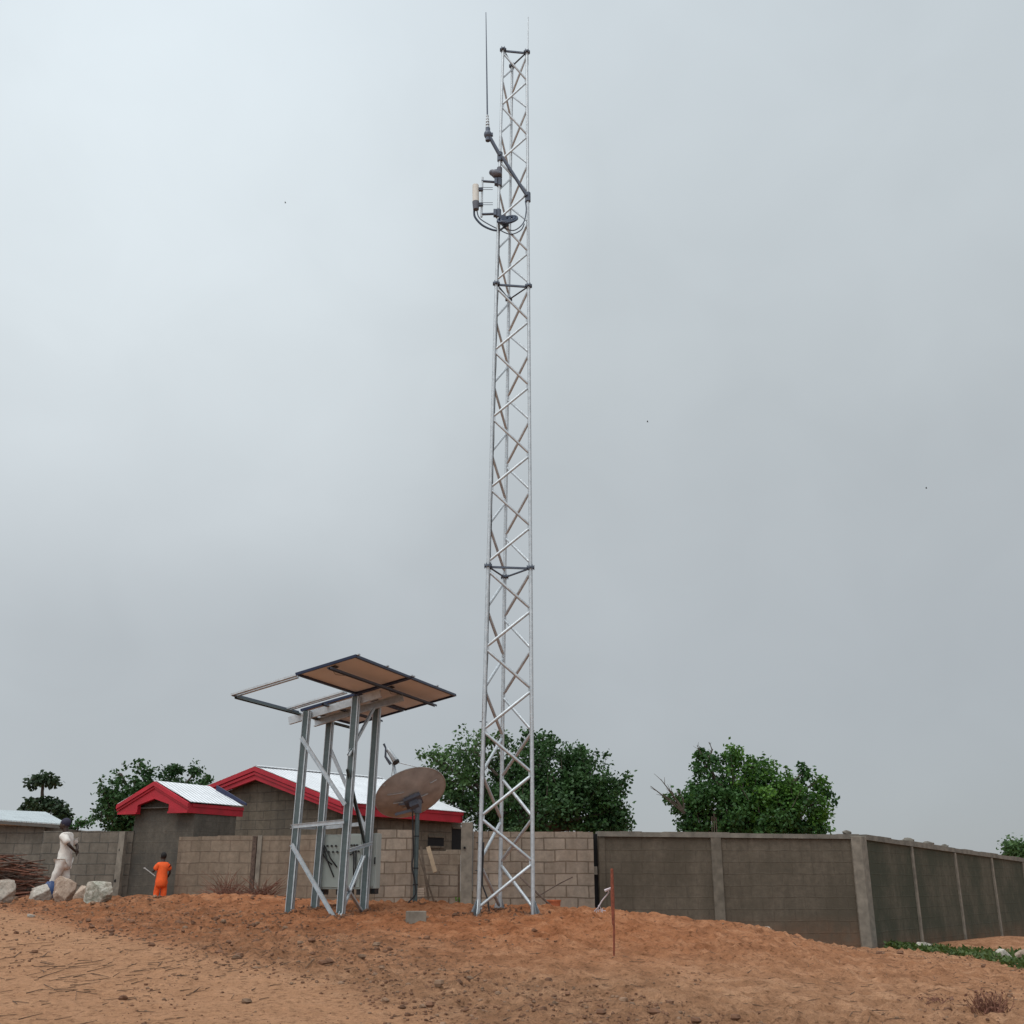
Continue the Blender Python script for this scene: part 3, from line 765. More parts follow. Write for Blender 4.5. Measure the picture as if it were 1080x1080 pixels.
# compound wall, side run
sdv = V((.63, .777, 0)).normalized()
m.prism([WC + V((-.19, -.085, -.4)), WC + V((.03, -.075, -.4)), WC + V((.03, -.075, -.4)) + sdv * .30, WC + V((-.19, .3, -.4))], V((0, 0, zt1 + .4 + .06)))
m.build('pillar', 'concrete_post', cw, bevel=.01)
sw = thing('compound_wall', 'dark plastered side wall running away to the right with slim pale pillars', 'wall', WC + sdv * 6)
s0 = WC + sdv * .30; SL = 30.0; s1 = WC + sdv * SL
def sidez(l): return zt1 - l * .0215
MB_ = MB(); seg(MB_, s0, s1, -.8, sidez(.3), -.8, sidez(SL), .2); MB_.build('wall_panel', 'plastered_side', sw)
m = MB(); nn_ = 40
for i in range(nn_):
    l0 = .32 + (SL - .32) * i / nn_; l1 = .32 + (SL - .32) * (i + 1) / nn_; j0 = ru(-.012, .016)
    seg(m, WC + sdv * l0, WC + sdv * (l1 - .004), sidez(l0) + .002, sidez(l0) + .11 + j0, sidez(l1) + .002, sidez(l1) + .11 + j0, .3, .05)
m.build('coping', 'coping_concrete', sw)
for i in range(1, 10):
    l = 3.12 * i; post(sw, WC + sdv * l, sdv, .105, -.8, sidez(l) - .004, .045)
for px_, w_, h_ in ((893, .22, .05), (962, .3, .07), (985, .3, .06), (1003, .2, .05)):
    q_ = P(px_, 878, 24.1)
    l_ = 0 if px_ < 905 else {962: 3.1, 985: 4.5, 1003: 5.7}[px_]
    q_ = V((q_.x, 24.0, zt1 + .13)) if l_ == 0 else WC + sdv * l_ + V((0, 0, sidez(l_) + .12))
    m = MB(); m.ball(q_ + V((0, .1, .01)), w_ / 2, 7, 5, rough=.2, sc=(1, .5, h_ / w_ * 2.2))
    m.build('mortar_lump', 'coping_concrete', cw if l_ == 0 else sw)

# pale block wall behind the tower
zb = -.3
m = MB(); a = P(499, 877, 23.2); b = P(625.5, 877, 23.3); ragged(m, a, b, zb, a.z, .22, .006)
m.build
pb = thing('block_wall', 'pale unplastered concrete block wall directly behind the foot of the tower', 'wall', (V((a.x, a.y, .6)) + V((b.x, b.y, .6))) / 2)
m.build('blockwork', 'pale_blockwork', pb)
tp_ = P(492, 867.5, 23.2)
m = MB(); seg(m, (P(486.5, 870, 23.15).x, 23.15), (P(498.6, 870, 23.15).x, 23.15), zb, tp_.z, zb, tp_.z, .28); m.build('end_pillar', 'concrete_post', pb, bevel=.01)
MB().tube([P(490, 894, 23.12), P(490, 894, 23.145)], .025, 8).build('hole', 'dark_opening', pb)
m = MB(); c = P(627.8, 900, 23.45); m.box((c.x, 23.62, 1.2), (.16, .14, 2.9)); 
m.build('gap_shade', 'dark_opening', pb)  # black box stands in for the shade between the two walls
m = MB(); c = P(627.8, 918, 23.40); m.box((c.x, 23.50, c.z), (.10, .06, .16)); m.build('gap_mortar', 'concrete_post', pb)

# pale pier left of the gateway
m = MB(); a = P(398, 875, 23.5); b = P(434.5, 876, 23.4); ragged(m, a, b, zb, a.z, .22, .008)
m.build('x', 'pale_blockwork') if False else None
pr = m.build('block_pier', 'pale_blockwork', origin=(a.x, 23.5, .6)); tag(pr, 'pale concrete block pier behind the satellite dish pole, left of the gap', 'wall')
# front wall left of it
fwd = thing('front_wall', 'brownish block wall behind the solar stand with one dark joint pillar', 'wall', (-5.2, 24, .7))
a = P(189, 881, 24.6); b = P(397.5, 880, 23.7); m = MB(); ragged(m, a, b, zb, (a.z + b.z) / 2 - .01, .2, .012); m.build('blockwork', 'pale_blockwork_front', fwd)
q_ = V(((a.x * .605 + b.x * .395), a.y * .605 + b.y * .395, 0)); d_ = (V((b.x, b.y, 0)) - V((a.x, a.y, 0))).normalized()
post(fwd, q_, d_, .10, zb, (a.z + b.z) / 2 - .02, .03, 'stick_bark'); post(fwd, q_ + d_ * .12, d_, .10, zb, (a.z + b.z) / 2 - .015, .035, 'concrete_post')
# gateway: low block infill seen through the gap
m = MB(); a = P(449, 919, 25.2); b = P(484, 919, 25.2); ragged(m, a, b, zb, a.z, .2, .006)
tag(m.build('low_wall', 'pale_blockwork', origin=(a.x, 25.2, .6)), 'low grey block wall in the gap between the dish pole and the pale pillar', 'wall')
m = MB(); a = P(436, 893, 26.6); b = P(486, 896, 26.8); ragged(m, a, b, zb, P(462, 897, 26.7).z, .2, .05, .4)
tag(m.build('inner_wall', 'pale_blockwork_front', origin=(a.x, 26.6, .6)), 'unfinished stepped block wall behind the leaning planks in the gap', 'wall')
for i, (xa, ya, xb, yb, w_, mt) in enumerate(((451.5, 893, 459, 920, .09, 'plank_wood'), (444, 893, 452, 948, .05, 'old_wood'), (441, 900, 458, 952, .04, 'old_wood'))):
    a = P(xa, ya, 25.1 - .25 * i); b = P(xb, yb, 24.9 - .25 * i); m = MB(); m.bar(a, b, w_, .03, (0, 1, 0))
    tag(m.build('plank', mt, origin=b), ('short pale plank leaning on the low wall in the gap', 'dark thin pole leaning in the gap beside the block pier', 'lower dark thin stick leaning across the low wall in the gap')[i], 'plank')
m = MB()
for i in range(7):
    c = P(442.5, 937.5 + i * 2.4, 22.9); m.box(c, (.19 + .02 * (i % 2), .2, .032))
tag(m.build('tile_stack', 'pale_blockwork', origin=(c.x, c.y, c.z - .1)), 'small stack of thin pale slabs at the foot of the block pier', 'slabs')
m = MB(); gq = P(483.5, 930, 24.3)
m.tube([V((gq.x, 24.3, .7)), V((gq.x + .01, 24.3, 1.3)), V((gq.x, 24.3, 2.05))], [.03, .025, .02], 6)
for i in range(60):
    z_ = ru(.9, 1.35); x_ = gq.x + ru(-.09, .09); s_ = .04; m.quad([(x_, 24.27, z_), (x_ + s_, 24.26, z_ + .01), (x_ + s_, 24.27, z_ + s_), (x_ - .01, 24.26, z_ + s_)], 1)
tag(m.build('sapling', ['old_wood', 'leaf_bright'], origin=(gq.x, 24.3, .7), uv=False), 'thin dark sapling with a few green leaves beside the pale pillar', 'plant')

# left block wall
lw = thing('block_wall', 'grey block wall between the white-roofed hut and the red-trimmed gatehouse', 'wall', (-10.2, 25.6, 1.0))
a = P(46, 877, 26.0); b = P(141, 877.5, 25.75); m = MB(); ragged(m, a, b, zb, a.z, .2, .01); m.build('blockwork', 'grey_blockwork', lw)
a = P(126, 877, 25.55); b = P(132, 877, 25.5); m = MB(); seg(m, a, b, zb, a.z + .0, zb, a.z, .1); m.build('end_pillar', 'concrete_post', lw)
for px_, py_ in ((127, 896.5), (122, 929)):
    c = P(px_, py_, 25.55); MB().tube([c, c + V((0, -.02, 0))], .035, 8).build('hole', 'dark_opening', lw)

# ------------------------------------------------------------------ hut with white roof
hut = thing('hut', 'low grey hut with pale tin roof at the left edge behind the stick pile', 'hut', (-11.9, 26.6, 1.1))
a = P(-70, 868, 26.6); b = P(47.5, 872, 26.3); m = MB()
seg(m, a, b, zb, P(0, 866, 26.5).z - .02, zb, P(48, 871, 26.3).z - .02, 2.6); m.build('wall', 'grey_blockwork', hut)
e0, e1 = P(-75, 860.5, 26.2), P(72, 870.5, 26.1)
r0, r1 = P(-75, 852, 28.6), P(48, 857.5, 28.2)
m = MB(); m.prism([e0, e1, r1, r0], (0, 0, .03)); m.prism([r0, r1, V((r1.x - .3, 30.6, e1.z)), V((r0.x, 30.6, e0.z))], (0, 0, .03)); m.build('roof', 'roof_sheet_old', hut)
m = MB(); m.bar(e0 - V((0, -.02, .035)), e1 - V((.1, -.02, .035)), .03, .07); m.build('fascia', 'soffit', hut)

# ------------------------------------------------------------------ gatehouse and house with red trim
def redband(m, pts, h, ext):
    """sloped band: list of (point top) with height h below"""
    for i in range(len(pts) - 1):
        a, b = pts[i], pts[i + 1]
        m.prism([a - V((0, 0, h)), b - V((0, 0, h)), b, a], ext)
# gatehouse frame: front direction gd (to the right), depth direction ge
gd = V((1.5, -.55, 0)).normalized(); ge = V((.75, 1.25, 0)).normalized()
FR = P(199, 849, 25.0); FR.z -= .0
gl = 1.93
FL = FR - gd * gl; FL.z = FR.z + .06
AP = FR - gd * gl * .50; 
AP.z = P(162.5, 825.5, AP.y).z
gh = thing('gatehouse', 'small grey gatehouse with a red-trimmed gable roof behind the boy in orange', 'building', V((AP.x, AP.y + .3, .8)))
ex = ge * .10; H = .20
ax_, az_ = AP, V((0, 0, 1))
def gpt(s, z): q = FL.lerp(FR, s); return V((q.x, q.y, z))
ze = (FL.z + FR.z) / 2
# gable fascia: two stepped bands around the cut-out
outer = [gpt(0, ze - .20), gpt(0, ze), gpt(.5, AP.z), gpt(1, ze), gpt(1, ze - .20), gpt(.72, ze - .20), gpt(.72, ze + .0), gpt(.5, AP.z - .36), gpt(.27, ze + .0), gpt(.27, ze - .20)]
m = MB(); m.prism(outer, ex); m.build('gable_trim', 'red_fascia', gh)
m = MB()
top_ = [gpt(-.015, ze + .015), gpt(.5, AP.z + .025), gpt(1.015, ze + .015)]
redband(m, [q - ge * .06 for q in top_], .095, ge * .058); redband(m, [q - ge * .03 - V((0, 0, .10)) for q in top_], .05, ge * .028)
redband(m, [gpt(.0, ze - .155) - ge * .03, gpt(.27, ze - .155) - ge * .03], .045, ge * .028); redband(m, [gpt(.72, ze - .155) - ge * .03, gpt(1.0, ze - .155) - ge * .03], .045, ge * .028)
m.build('gable_moulding', 'red_fascia', gh)
GD = 3.2
m = MB(); e_a = gpt(1.0, ze) + ge * .101; e_b = e_a + ge * 1.62
redband(m, [e_a, e_b], .20, V((-.04, .02, 0))); redband(m, [e_a + gd * .02 + V((0, 0, .01)), e_b + gd * .02 + V((0, 0, .01))], .07, V((-.018, .008, 0)))
m.build('side_fascia', 'red_fascia', gh)
m = MB(); la = gpt(0, ze) + ge * .101; redband(m, [la, la + ge * 1.6], .20, V((.04, -.02, 0))); m.build('side_fascia', 'red_fascia', gh)
m = MB(); o_ = V((0, 0, .035)); k0 = gpt(1.03, ze) + o_; k1 = gpt(.5, AP.z) + o_; k2 = gpt(-.03, ze) + o_
m.prism([k0, k0 + ge * 1.66, k1 + ge * 1.66, k1], (0, 0, .012)); m.prism([k1, k1 + ge * 1.66, k2 + ge * 1.66, k2], (0, 0, .012)); m.build('roof', 'roof_sheet', gh)
m = MB(); m.prism([gpt(.03, ze - .05) + ge * .11, gpt(.97, ze - .05) + ge * .11, gpt(.97, ze - .05) + ge * 1.6, gpt(.03, ze - .05) + ge * 1.6], (0, 0, -.02)); m.build('soffit', 'soffit', gh)
wl, wr = gpt(.13, 0) + ge * .25, gpt(.985, 0) + ge * .25
wl.z = wr.z = 0
wl_b = P(129, 940, 25.6); 
m = MB(); m.prism([wl + V((-.12, 0, -.2)), wr + V((.0, 0, -.2)), wr + V((-.0, 0, ze - .04)), V((AP.x, AP.y, 0)) + ge * .25 + V((0, 0, AP.z - .12)), wl + V((0, 0, ze - .04))], ge * 1.3)
m.build('wall', 'render_coat', gh)
m = MB(); q0 = gpt(.12, 0) + ge * .2; q0.z = -.2; q1 = gpt(.12, 0) + ge * .2; q1.z = ze - .22
m.prism([wl + V((-.34, .10, -.2)), wl + V((.02, .02, -.2)), wl + V((.02, .02, ze - .9)), wl + V((-.30, .10, ze - 1.1))], ge * .3); m.build('buttress', 'render_coat', gh)

# main house
hs = thing('house', 'grey block house with wide red-edged gable and white metal roof behind the solar stand', 'house', (-5.2, 29.5, .8))
HA = P(270, 810, 29.0); HL = P(216, 832, 29.7); HR = P(362, 847.5, 28.0)
hdv = V((2.9, 3.2, 0)); hn = hdv.normalized(); dn = (V((HR.x, HR.y, 0)) - V((HA.x, HA.y, 0))).normalized()
HE = HR + hdv * 1.0; HE.z = HR.z - .04; RE = HA + hdv * 1.0
fro = -hn
m = MB()
m.prism([HL - V((0, 0, .26)), HA - V((0, 0, .30)), HA, HL], hn * .08); m.prism([HA - V((0, 0, .30)), HR - V((0, 0, .26)), HR, HA], hn * .08)
m.build('gable_trim', 'red_fascia', hs)
m = MB()
for (zo, th, of) in ((.03, .11, .06), (-.10, .07, .035)):
    for a, b in ((HL, HA), (HA, HR)):
        a2 = a + V((0, 0, zo)) - hn * of; b2 = b + V((0, 0, zo)) - hn * of; m.prism([a2 - V((0, 0, th)), b2 - V((0, 0, th)), b2, a2], hn * (of - .002))
m.build('gable_moulding', 'red_fascia', hs)
m = MB(); q0 = HR + hn * .09; redband(m, [q0, HE], .26, -dn * .05); redband(m, [q0 + dn * .03 + V((0, 0, .03)), HE + dn * .03 + V((0, 0, .03))], .09, -dn * .028)
m.build('side_fascia', 'red_fascia', hs)
m = MB(); re = RE + V((0, 0, .0)); m.prism([HE - V((0, 0, .26)), re - V((0, 0, .30)), re, HE], -hn * .08); m.build('gable_trim', 'red_fascia', hs)
m = MB(); o_ = V((0, 0, .045)); a, b, c, d = HA + o_ - hn * .04, HR + o_ + dn * .07 - hn * .04 - V((0, 0, .02)), HE + o_ + dn * .07 + hn * .04 - V((0, 0, .02)), RE + o_ + hn * .04
m.prism([a, b, c, d], (0, 0, .012)); bl = HL + o_ - dn * 2.2 - V((0, 0, .84)); 
m.prism([a, d, HL + hdv + o_, HL + o_ - hn * .04], (0, 0, .012)); m.prism([d + V((0,0,.013)), a + V((0,0,.013)), a + V((0,0,.013)) + dn * .14 - V((0, 0, .03)), d + dn * .14 - V((0, 0, .017))], (0, 0, .02)); m.build('roof', 'roof_sheet', hs)
# walls: gable wall set back from the verge
wb0 = HL + hn * .32 + dn * .05; wb1 = HR + hn * .32 - dn * .32; wa1 = HA + hn * .32
m = MB(); m.prism([V((wb0.x - .6, wb0.y + .3, -.2)), V((wb1.x, wb1.y, -.2)), V((wb1.x, wb1.y, HR.z - .10 + .08)), V((wa1.x, wa1.y, HA.z - .2)), V((wb0.x, wb0.y, HL.z - .16)), V((wb0.x - .6, wb0.y + .3, HL.z - .4))], hn * .2)
sb1 = HE - dn * .32 + hn * .35; sb0 = V((wb1.x, wb1.y, 0))
m.prism([V((sb0.x, sb0.y, -.2)) + hn * .2, V((sb1.x, sb1.y, -.2)), V((sb1.x, sb1.y, HE.z - .02)), V((sb0.x, sb0.y, HR.z - .02)) + hn * .2], -dn * .2)
m.build('wall', 'gable_blockwork', hs)
def on_side(px):  # point on the side wall line seen at column px
    best = None
    for i in range(400):
        q = sb0.lerp(V((sb1.x, sb1.y, 0)), i / 399 * 1.1); x = 540 + FPX * q.x / (q.y * math.cos(PITCH) + .5 * math.sin(PITCH))
        if best is None or abs(x - px) < best[0]: best = (abs(x - px), q)
    return best[1]
for (x0, x1, y0, y1) in ((450.5, 467, 882, 893), (476, 492, 873, 900)):
    a = on_side(x0); b = on_side(x1); zt_ = P(x0, y0, a.y).z; zb_ = P(x0, y1, a.y).z
    w_ = MB(); w_.prism([V((a.x, a.y, zb_)) + dn * .003, V((b.x, b.y, zb_)) + dn * .003, V((b.x, b.y, zt_)) + dn * .003, V((a.x, a.y, zt_)) + dn * .003], dn * .01)
    wo = w_.build('window', 'dark_opening', hs)
    w_ = MB(); fr_ = .04
    for (p_, q_) in ((V((a.x, a.y, zt_)), V((b.x, b.y, zt_))), (V((a.x, a.y, zb_)), V((b.x, b.y, zb_)))): w_.bar(p_ + dn * .02, q_ + dn * .02, .04, .05)
    w_.build('lintel', 'gable_blockwork', wo)
# blue flashing where the gatehouse roof meets the house
m = MB(); a = gpt(.62, 0) + ge * 1.62; a.z = AP.z - .1; b = gpt(1.04, 0) + ge * 1.70; b.z = ze + .06
m.prism([a, b, b + V((0, 0, .05)), a + V((0, 0, .16))], ge * .04); m.build('flashing', 'flashing_blue', gh)

# ------------------------------------------------------------------ trees
def leaf(m, c, s, mi=0, droop=.4):
    d = V((ru(-1, 1), ru(-1, 1), ru(-1, .6) - droop * .3)).normalized(); n_ = V((ru(-1, 1), ru(-1, 1), ru(-1, 1)))
    w_ = d.cross(n_).normalized() * s * .32; b = len(m.v)
    m.v += [c, c + d * s * .5 + w_, c + d * s, c + d * s * .5 - w_]; m.f.append((b, b + 1, b + 2, b + 3)); m.mi.append(mi)
def tree(name, label, lobes, base, leafm, trunk_r=.14, group='trees beyond the walls', lsize=.13, fork=None):
    """lobes: (px, py, Y, rx, ry (px), clumps, leaves per clump, clump radius m, mat index)"""
    root = thing(name, label, 'tree', base, group)
    tops = []; m = MB(); br = MB()
    fork = fork or V((base.x, base.y, base.z + 1.6))
    br.tube([base - V((0, 0, .1)), (base + fork) / 2 + V((.06, 0, 0)), fork], [trunk_r * 1.25, trunk_r, trunk_r * .85], 10)
    for (px, py, Y, rx, ry, nc, nl, cr_, mi) in lobes:
        c = P(px, py, Y); k = Y / 1190; a, b = rx * k, ry * k
        mid = fork.lerp(c, .55) + V((ru(-.2, .2), ru(-.2, .2), ru(-.1, .2)))
        br.tube([fork - V((0, 0, .1)), mid, c], [trunk_r * .55, trunk_r * .3, trunk_r * .14], 7)
        if nc > 40:
            nc = int(nc * .62)
            for i in range(9):
                an = R(ru(-15, 195)); q0 = c + V((math.cos(an) * a * .85, ru(-.8, .5) * min(a, 1.2), max(math.sin(an), -.1) * b * .85))
                L_ = ru(.35, .85); dv = V((math.cos(an) * .45 + ru(-.2, .2), ru(-.2, .2), 1)).normalized()
                br.tube([q0 - dv * .3, q0 + dv * L_ * .95], [.016, .005], 4)
                for j in range(int(95 * L_)):
                    t_ = rnd(); w_ = .17 * (1 - t_ * .65)
                    leaf(m, q0 + dv * L_ * t_ + V((random.gauss(0, w_), random.gauss(0, w_), random.gauss(0, .04))), lsize * ru(.6, 1.25), mi)
        for i in range(nc):
            d = V((random.gauss(0, 1), random.gauss(0, 1), random.gauss(0, 1))).normalized(); q = rnd() ** .42
            cc = c + V((d.x * a, d.y * min(a, 1.6) * .9, d.z * b)) * q
            cr2 = cr_ * ru(.45, 1.15)
            if i % 3 == 0: br.tube([c.lerp(cc, .1), c.lerp(cc, .6) + V((ru(-.05, .05), 0, ru(-.05, .08))), cc + V((0, 0, .05))], [.028, .016, .006], 4)
            out_ = V((d.x, d.y, d.z * .6 + .3)).normalized()
            for j in range(int(nl * ru(.5, 1.3))):
                q3 = V((random.gauss(0, 1), random.gauss(0, 1), random.gauss(0, .85))).normalized() * (rnd() ** .5) * .95
                g_ = q3 * cr2 + out_ * .2 * cr2
                leaf(m, cc + g_, lsize * ru(.6, 1.3), mi)
    m.build('crown', leafm, root, uv=False); br.build('trunk', 'bark', root, smooth=True, uv=False)
    return root
def gb(px, Y, dz=0): q = G(px, Y); q.z = ground0(q.x, q.y) + dz; return q
# big tree behind the tower
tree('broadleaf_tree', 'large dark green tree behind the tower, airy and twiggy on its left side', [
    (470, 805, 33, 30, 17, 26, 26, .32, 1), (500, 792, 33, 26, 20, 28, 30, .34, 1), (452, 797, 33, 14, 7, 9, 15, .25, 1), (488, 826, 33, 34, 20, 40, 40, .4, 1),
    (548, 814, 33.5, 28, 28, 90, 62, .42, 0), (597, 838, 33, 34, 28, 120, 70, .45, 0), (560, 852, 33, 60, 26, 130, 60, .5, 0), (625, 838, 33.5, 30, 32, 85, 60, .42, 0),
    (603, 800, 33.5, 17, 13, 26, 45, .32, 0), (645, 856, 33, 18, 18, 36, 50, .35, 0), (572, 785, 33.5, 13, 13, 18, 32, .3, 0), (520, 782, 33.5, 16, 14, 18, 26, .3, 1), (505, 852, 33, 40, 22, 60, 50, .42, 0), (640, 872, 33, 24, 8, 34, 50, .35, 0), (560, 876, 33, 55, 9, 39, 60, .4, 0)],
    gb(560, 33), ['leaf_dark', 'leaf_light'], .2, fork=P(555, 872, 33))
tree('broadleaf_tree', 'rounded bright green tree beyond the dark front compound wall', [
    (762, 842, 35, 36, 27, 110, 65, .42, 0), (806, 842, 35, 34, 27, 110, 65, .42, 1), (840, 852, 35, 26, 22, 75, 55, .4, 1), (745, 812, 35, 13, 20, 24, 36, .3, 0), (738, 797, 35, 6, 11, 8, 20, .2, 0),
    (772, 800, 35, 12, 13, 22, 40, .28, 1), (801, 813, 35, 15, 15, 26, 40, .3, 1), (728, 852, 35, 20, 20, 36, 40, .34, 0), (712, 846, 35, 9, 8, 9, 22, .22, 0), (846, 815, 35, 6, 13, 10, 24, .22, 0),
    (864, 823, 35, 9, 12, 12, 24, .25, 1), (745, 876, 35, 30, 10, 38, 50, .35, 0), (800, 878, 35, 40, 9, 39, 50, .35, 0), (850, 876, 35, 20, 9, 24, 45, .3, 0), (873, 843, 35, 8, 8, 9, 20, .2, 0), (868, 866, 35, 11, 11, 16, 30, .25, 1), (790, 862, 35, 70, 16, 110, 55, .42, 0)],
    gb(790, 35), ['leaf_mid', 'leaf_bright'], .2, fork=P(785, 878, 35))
tree('broadleaf_tree', 'dark green tree with upright leafy shoots behind the gatehouse roof', [
    (136, 850, 36, 24, 20, 60, 55, .4, 0), (165, 838, 36, 26, 14, 70, 55, .4, 0), (120, 866, 36, 18, 14, 50, 50, .4, 0), (205, 836, 36, 22, 10, 38, 46, .34, 0), (186, 815, 36, 8, 11, 11, 24, .22, 0),
    (158, 812, 36, 8, 12, 11, 22, .22, 0), (147, 806, 36, 4, 6, 4, 14, .18, 0), (206, 815, 36, 8, 9, 10, 22, .2, 0), (128, 816, 36, 9, 10, 8, 16, .25, 0), (218, 822, 36, 8, 9, 8, 20, .2, 0), (144, 868, 36, 30, 16, 50, 50, .4, 0)],
    gb(150, 36), ['leaf_dark', 'leaf_mid'], .18, fork=P(150, 880, 36))
tree('broadleaf_tree', 'pale green treetop just showing above the side wall at the right edge', [
    (1074, 896, 52, 14, 8, 28, 40, .5, 0), (1100, 894, 52, 22, 12, 40, 40, .55, 0)], gb(1085, 52), ['leaf_light'], .2, fork=P(1085, 915, 52), lsize=.17)
# layered tree on the left
def papaya():
    base = gb(46, 40); top = P(46, 818, 40)
    root = thing('papaya_tree', 'slim two-tiered papaya tree rising beyond the hut roof', 'tree', base, 'trees beyond the walls')
    br = MB(); m = MB(); br.tube([base, P(45, 850, 40), P(44.5, 836, 40), top], [.12, .09, .06, .04], 8)
    k = 40 / 1190
    for (px, py, rx, nb_, hgt) in ((46, 821, 17, 26, 10), (44, 846, 19, 30, 12), (56, 849, 15, 18, 10), (66, 858, 9, 12, 7), (29, 855, 5, 5, 4)):
        c = P(px, py + 1, 40)
        for i in range(nb_):
            a = i * 2.399 + ru(-.2, .2); el = ru(-.15, 1.1); L_ = rx * k * ru(.6, 1)
            tip = c + V((math.cos(a) * math.cos(el) * L_, math.sin(a) * math.cos(el) * L_, math.sin(el) * hgt * k * .7 - L_ * .15))
            br.tube([c, (c + tip) / 2 + V((0, 0, .08)), tip], [.014, .010, .006], 4)
            for j in range(26):
                q = tip + V((random.gauss(0, .09), random.gauss(0, .09), random.gauss(-.07, .08)))
                d = V((ru(-1, 1), ru(-1, 1), -.8 * rnd())).normalized(); leaf(m, q, ru(.12, .2), 0, .9)
    m.build('crown', 'leaf_papaya', root, uv=False); br.build('trunk', 'bark', root, smooth=True, uv=False)
papaya()
tree('shrub', 'small loose shrub peeping over the left block wall beside the man in white', [(84, 868, 28, 9, 6, 10, 22, .18, 0), (74, 873, 28, 8, 5, 7, 20, .16, 0), (58, 876, 28, 6, 6, 4, 20, .16, 0)], gb(80, 28), ['leaf_mid'], .05, group=None, lsize=.09, fork=P(80, 885, 28))
# bare branch
def twiggy(name, lab, start, tips, r_, mat, cat='branch', sub=3):
    m = MB()
    for tp in tips:
        mid = start.lerp(tp, .5) + V((ru(-.1, .1), 0, ru(-.1, .12))); m.tube([start, mid, tp], [r_, r_ * .6, r_ * .25], 5)
        for j in range(sub):
            q = mid.lerp(tp, rnd()); m.tube([q, q + (tp - mid) * ru(.2, .5) + V((ru(-.15, .15), ru(-.1, .1), ru(-.1, .15)))], [r_ * .35, r_ * .12], 4)
    return tag(m.build(name, mat, origin=start, uv=False), lab, cat)
twiggy('bare_branch', 'bare grey branch poking up left of the bright green tree', P(722, 858, 34.5), [P(686, 829, 34.5), P(697, 822, 34.5), P(706, 833, 34.5), P(700, 838, 34.5), P(714, 835, 34.5)], .04, 'bark')
twiggy('bare_branch', 'thin upright bare twigs sticking out of the bright tree top', P(748, 800, 34.8), [P(735, 786, 34.8), P(748, 783, 34.8), P(752, 790, 34.8)], .03, 'bark')
# flower/leaf bits on top of the block wall
m = MB()
for i in range(90): leaf(m, P(ru(535, 552), ru(871.5, 876.5), 23.8), ru(.04, .08), 0)
tag(m.build('climbing_plant', 'leaf_light', origin=P(543, 877, 23.8), uv=False), 'tuft of pale leaves spilling over the block wall behind the tower', 'plant')

# ------------------------------------------------------------------ rocks
def rock(px, py_top, Y, wpx, hpx, mat, lab, seed, sink=.11, grp='rocks by the stick pile', depth=.8, yaw=0):
    k = Y / 1190; g_ = G(px, Y); a = wpx * k / 2; h_ = hpx * k
    bm = bmesh.new(); bmesh.ops.create_icosphere(bm, subdivisions=4, radius=1)
    rn = random.Random(seed)
    planes = [(V((rn.gauss(0, 1), rn.gauss(0, 1), rn.gauss(0, .8))).normalized(), rn.uniform(.45, .85)) for _ in range(24)]
    for v in bm.verts:
        c = v.co.copy()
        for n_, d_ in planes:
            e_ = c.dot(n_) - d_
            if e_ > 0: c -= n_ * e_
        c += c.normalized() * (noise.noise(c * 3 + V((seed, 0, 0))) * .05 + noise.noise(c * 9 + V((seed, 3, 0))) * .03)
        v.co = c
    mnx = min(v.co.x for v in bm.verts); mxx = max(v.co.x for v in bm.verts); mnz = min(v.co.z for v in bm.verts); mxz = max(v.co.z for v in bm.verts)
    for v in bm.verts:
        v.co = V(((v.co.x - (mnx + mxx) / 2) / (mxx - mnx) * 2 * a + .012 * noise.noise(v.co * 14), v.co.y * a * depth, (v.co.z - mnz) / (mxz - mnz) * (h_ + sink)))
    m = MB(); o_ = V((g_.x, g_.y, g_.z - sink)); m.v = [v.co + o_ for v in bm.verts]; m.f = [tuple(v.index for v in f.verts) for f in bm.faces]; m.mi = [0] * len(m.f); bm.free()
    o = m.build('rock', mat, origin=o_, uv=False, smooth=False); tag(o, lab, 'rock', grp); return o
rock(3, 930, 20.4, 25, 24, 'rock_white', 'big whitish rock cut by the left edge, in front of the sticks', 3)
rock(43, 932, 21.0, 22, 17, 'rock_white', 'smooth pale rock between the left-edge rock and the brown rock', 5)
rock(66, 924, 20.7, 26, 26, 'rock_pink', 'upright brownish angular rock at the feet of the man in white', 8)
rock(103, 937, 20.2, 31, 21, 'rock_green', 'angular mottled grey-green and white boulder, rightmost of the rock row', 16)
rock(87, 938, 20.5, 20, 16, 'rock_pink', 'low brown stone wedged left of the mottled boulder', 22)
rock(976, 997, 23.4, 17, 9, 'rock_white', 'pale flat rock at the foot of the side wall by its first pillar', 31, .04, 'rocks along the right wall')
rock(1061, 1000, 20.6, 18, 14, 'rock_white', 'jagged whitish rock in the green weeds at the right', 33, .04, 'rocks along the right wall')
rock(1079, 1003, 20.4, 17, 15, 'rock_pink', 'brownish white rock at the right edge of the photo in the weeds', 37, .04, 'rocks along the right wall')
rock(1048, 991, 29, 12, 4, 'rock_pink', 'small dark stone on the sand heap by the side wall', 38, .04, 'rocks along the right wall')
rock(810, 980, 20.6, 11, 5, 'rock_white', 'small pale stone on the mound edge before the dark wall', 41, .03, None)
rock(33, 963, 18.2, 9, 3.5, 'rock_white', 'small flat white stone lying on the dirt before the rock row', 43, .02, None)
rock(215, 963, 17.6, 6, 3, 'rock_pink', 'tiny pale stone on the red soil left of the solar stand', 45, .02, None)
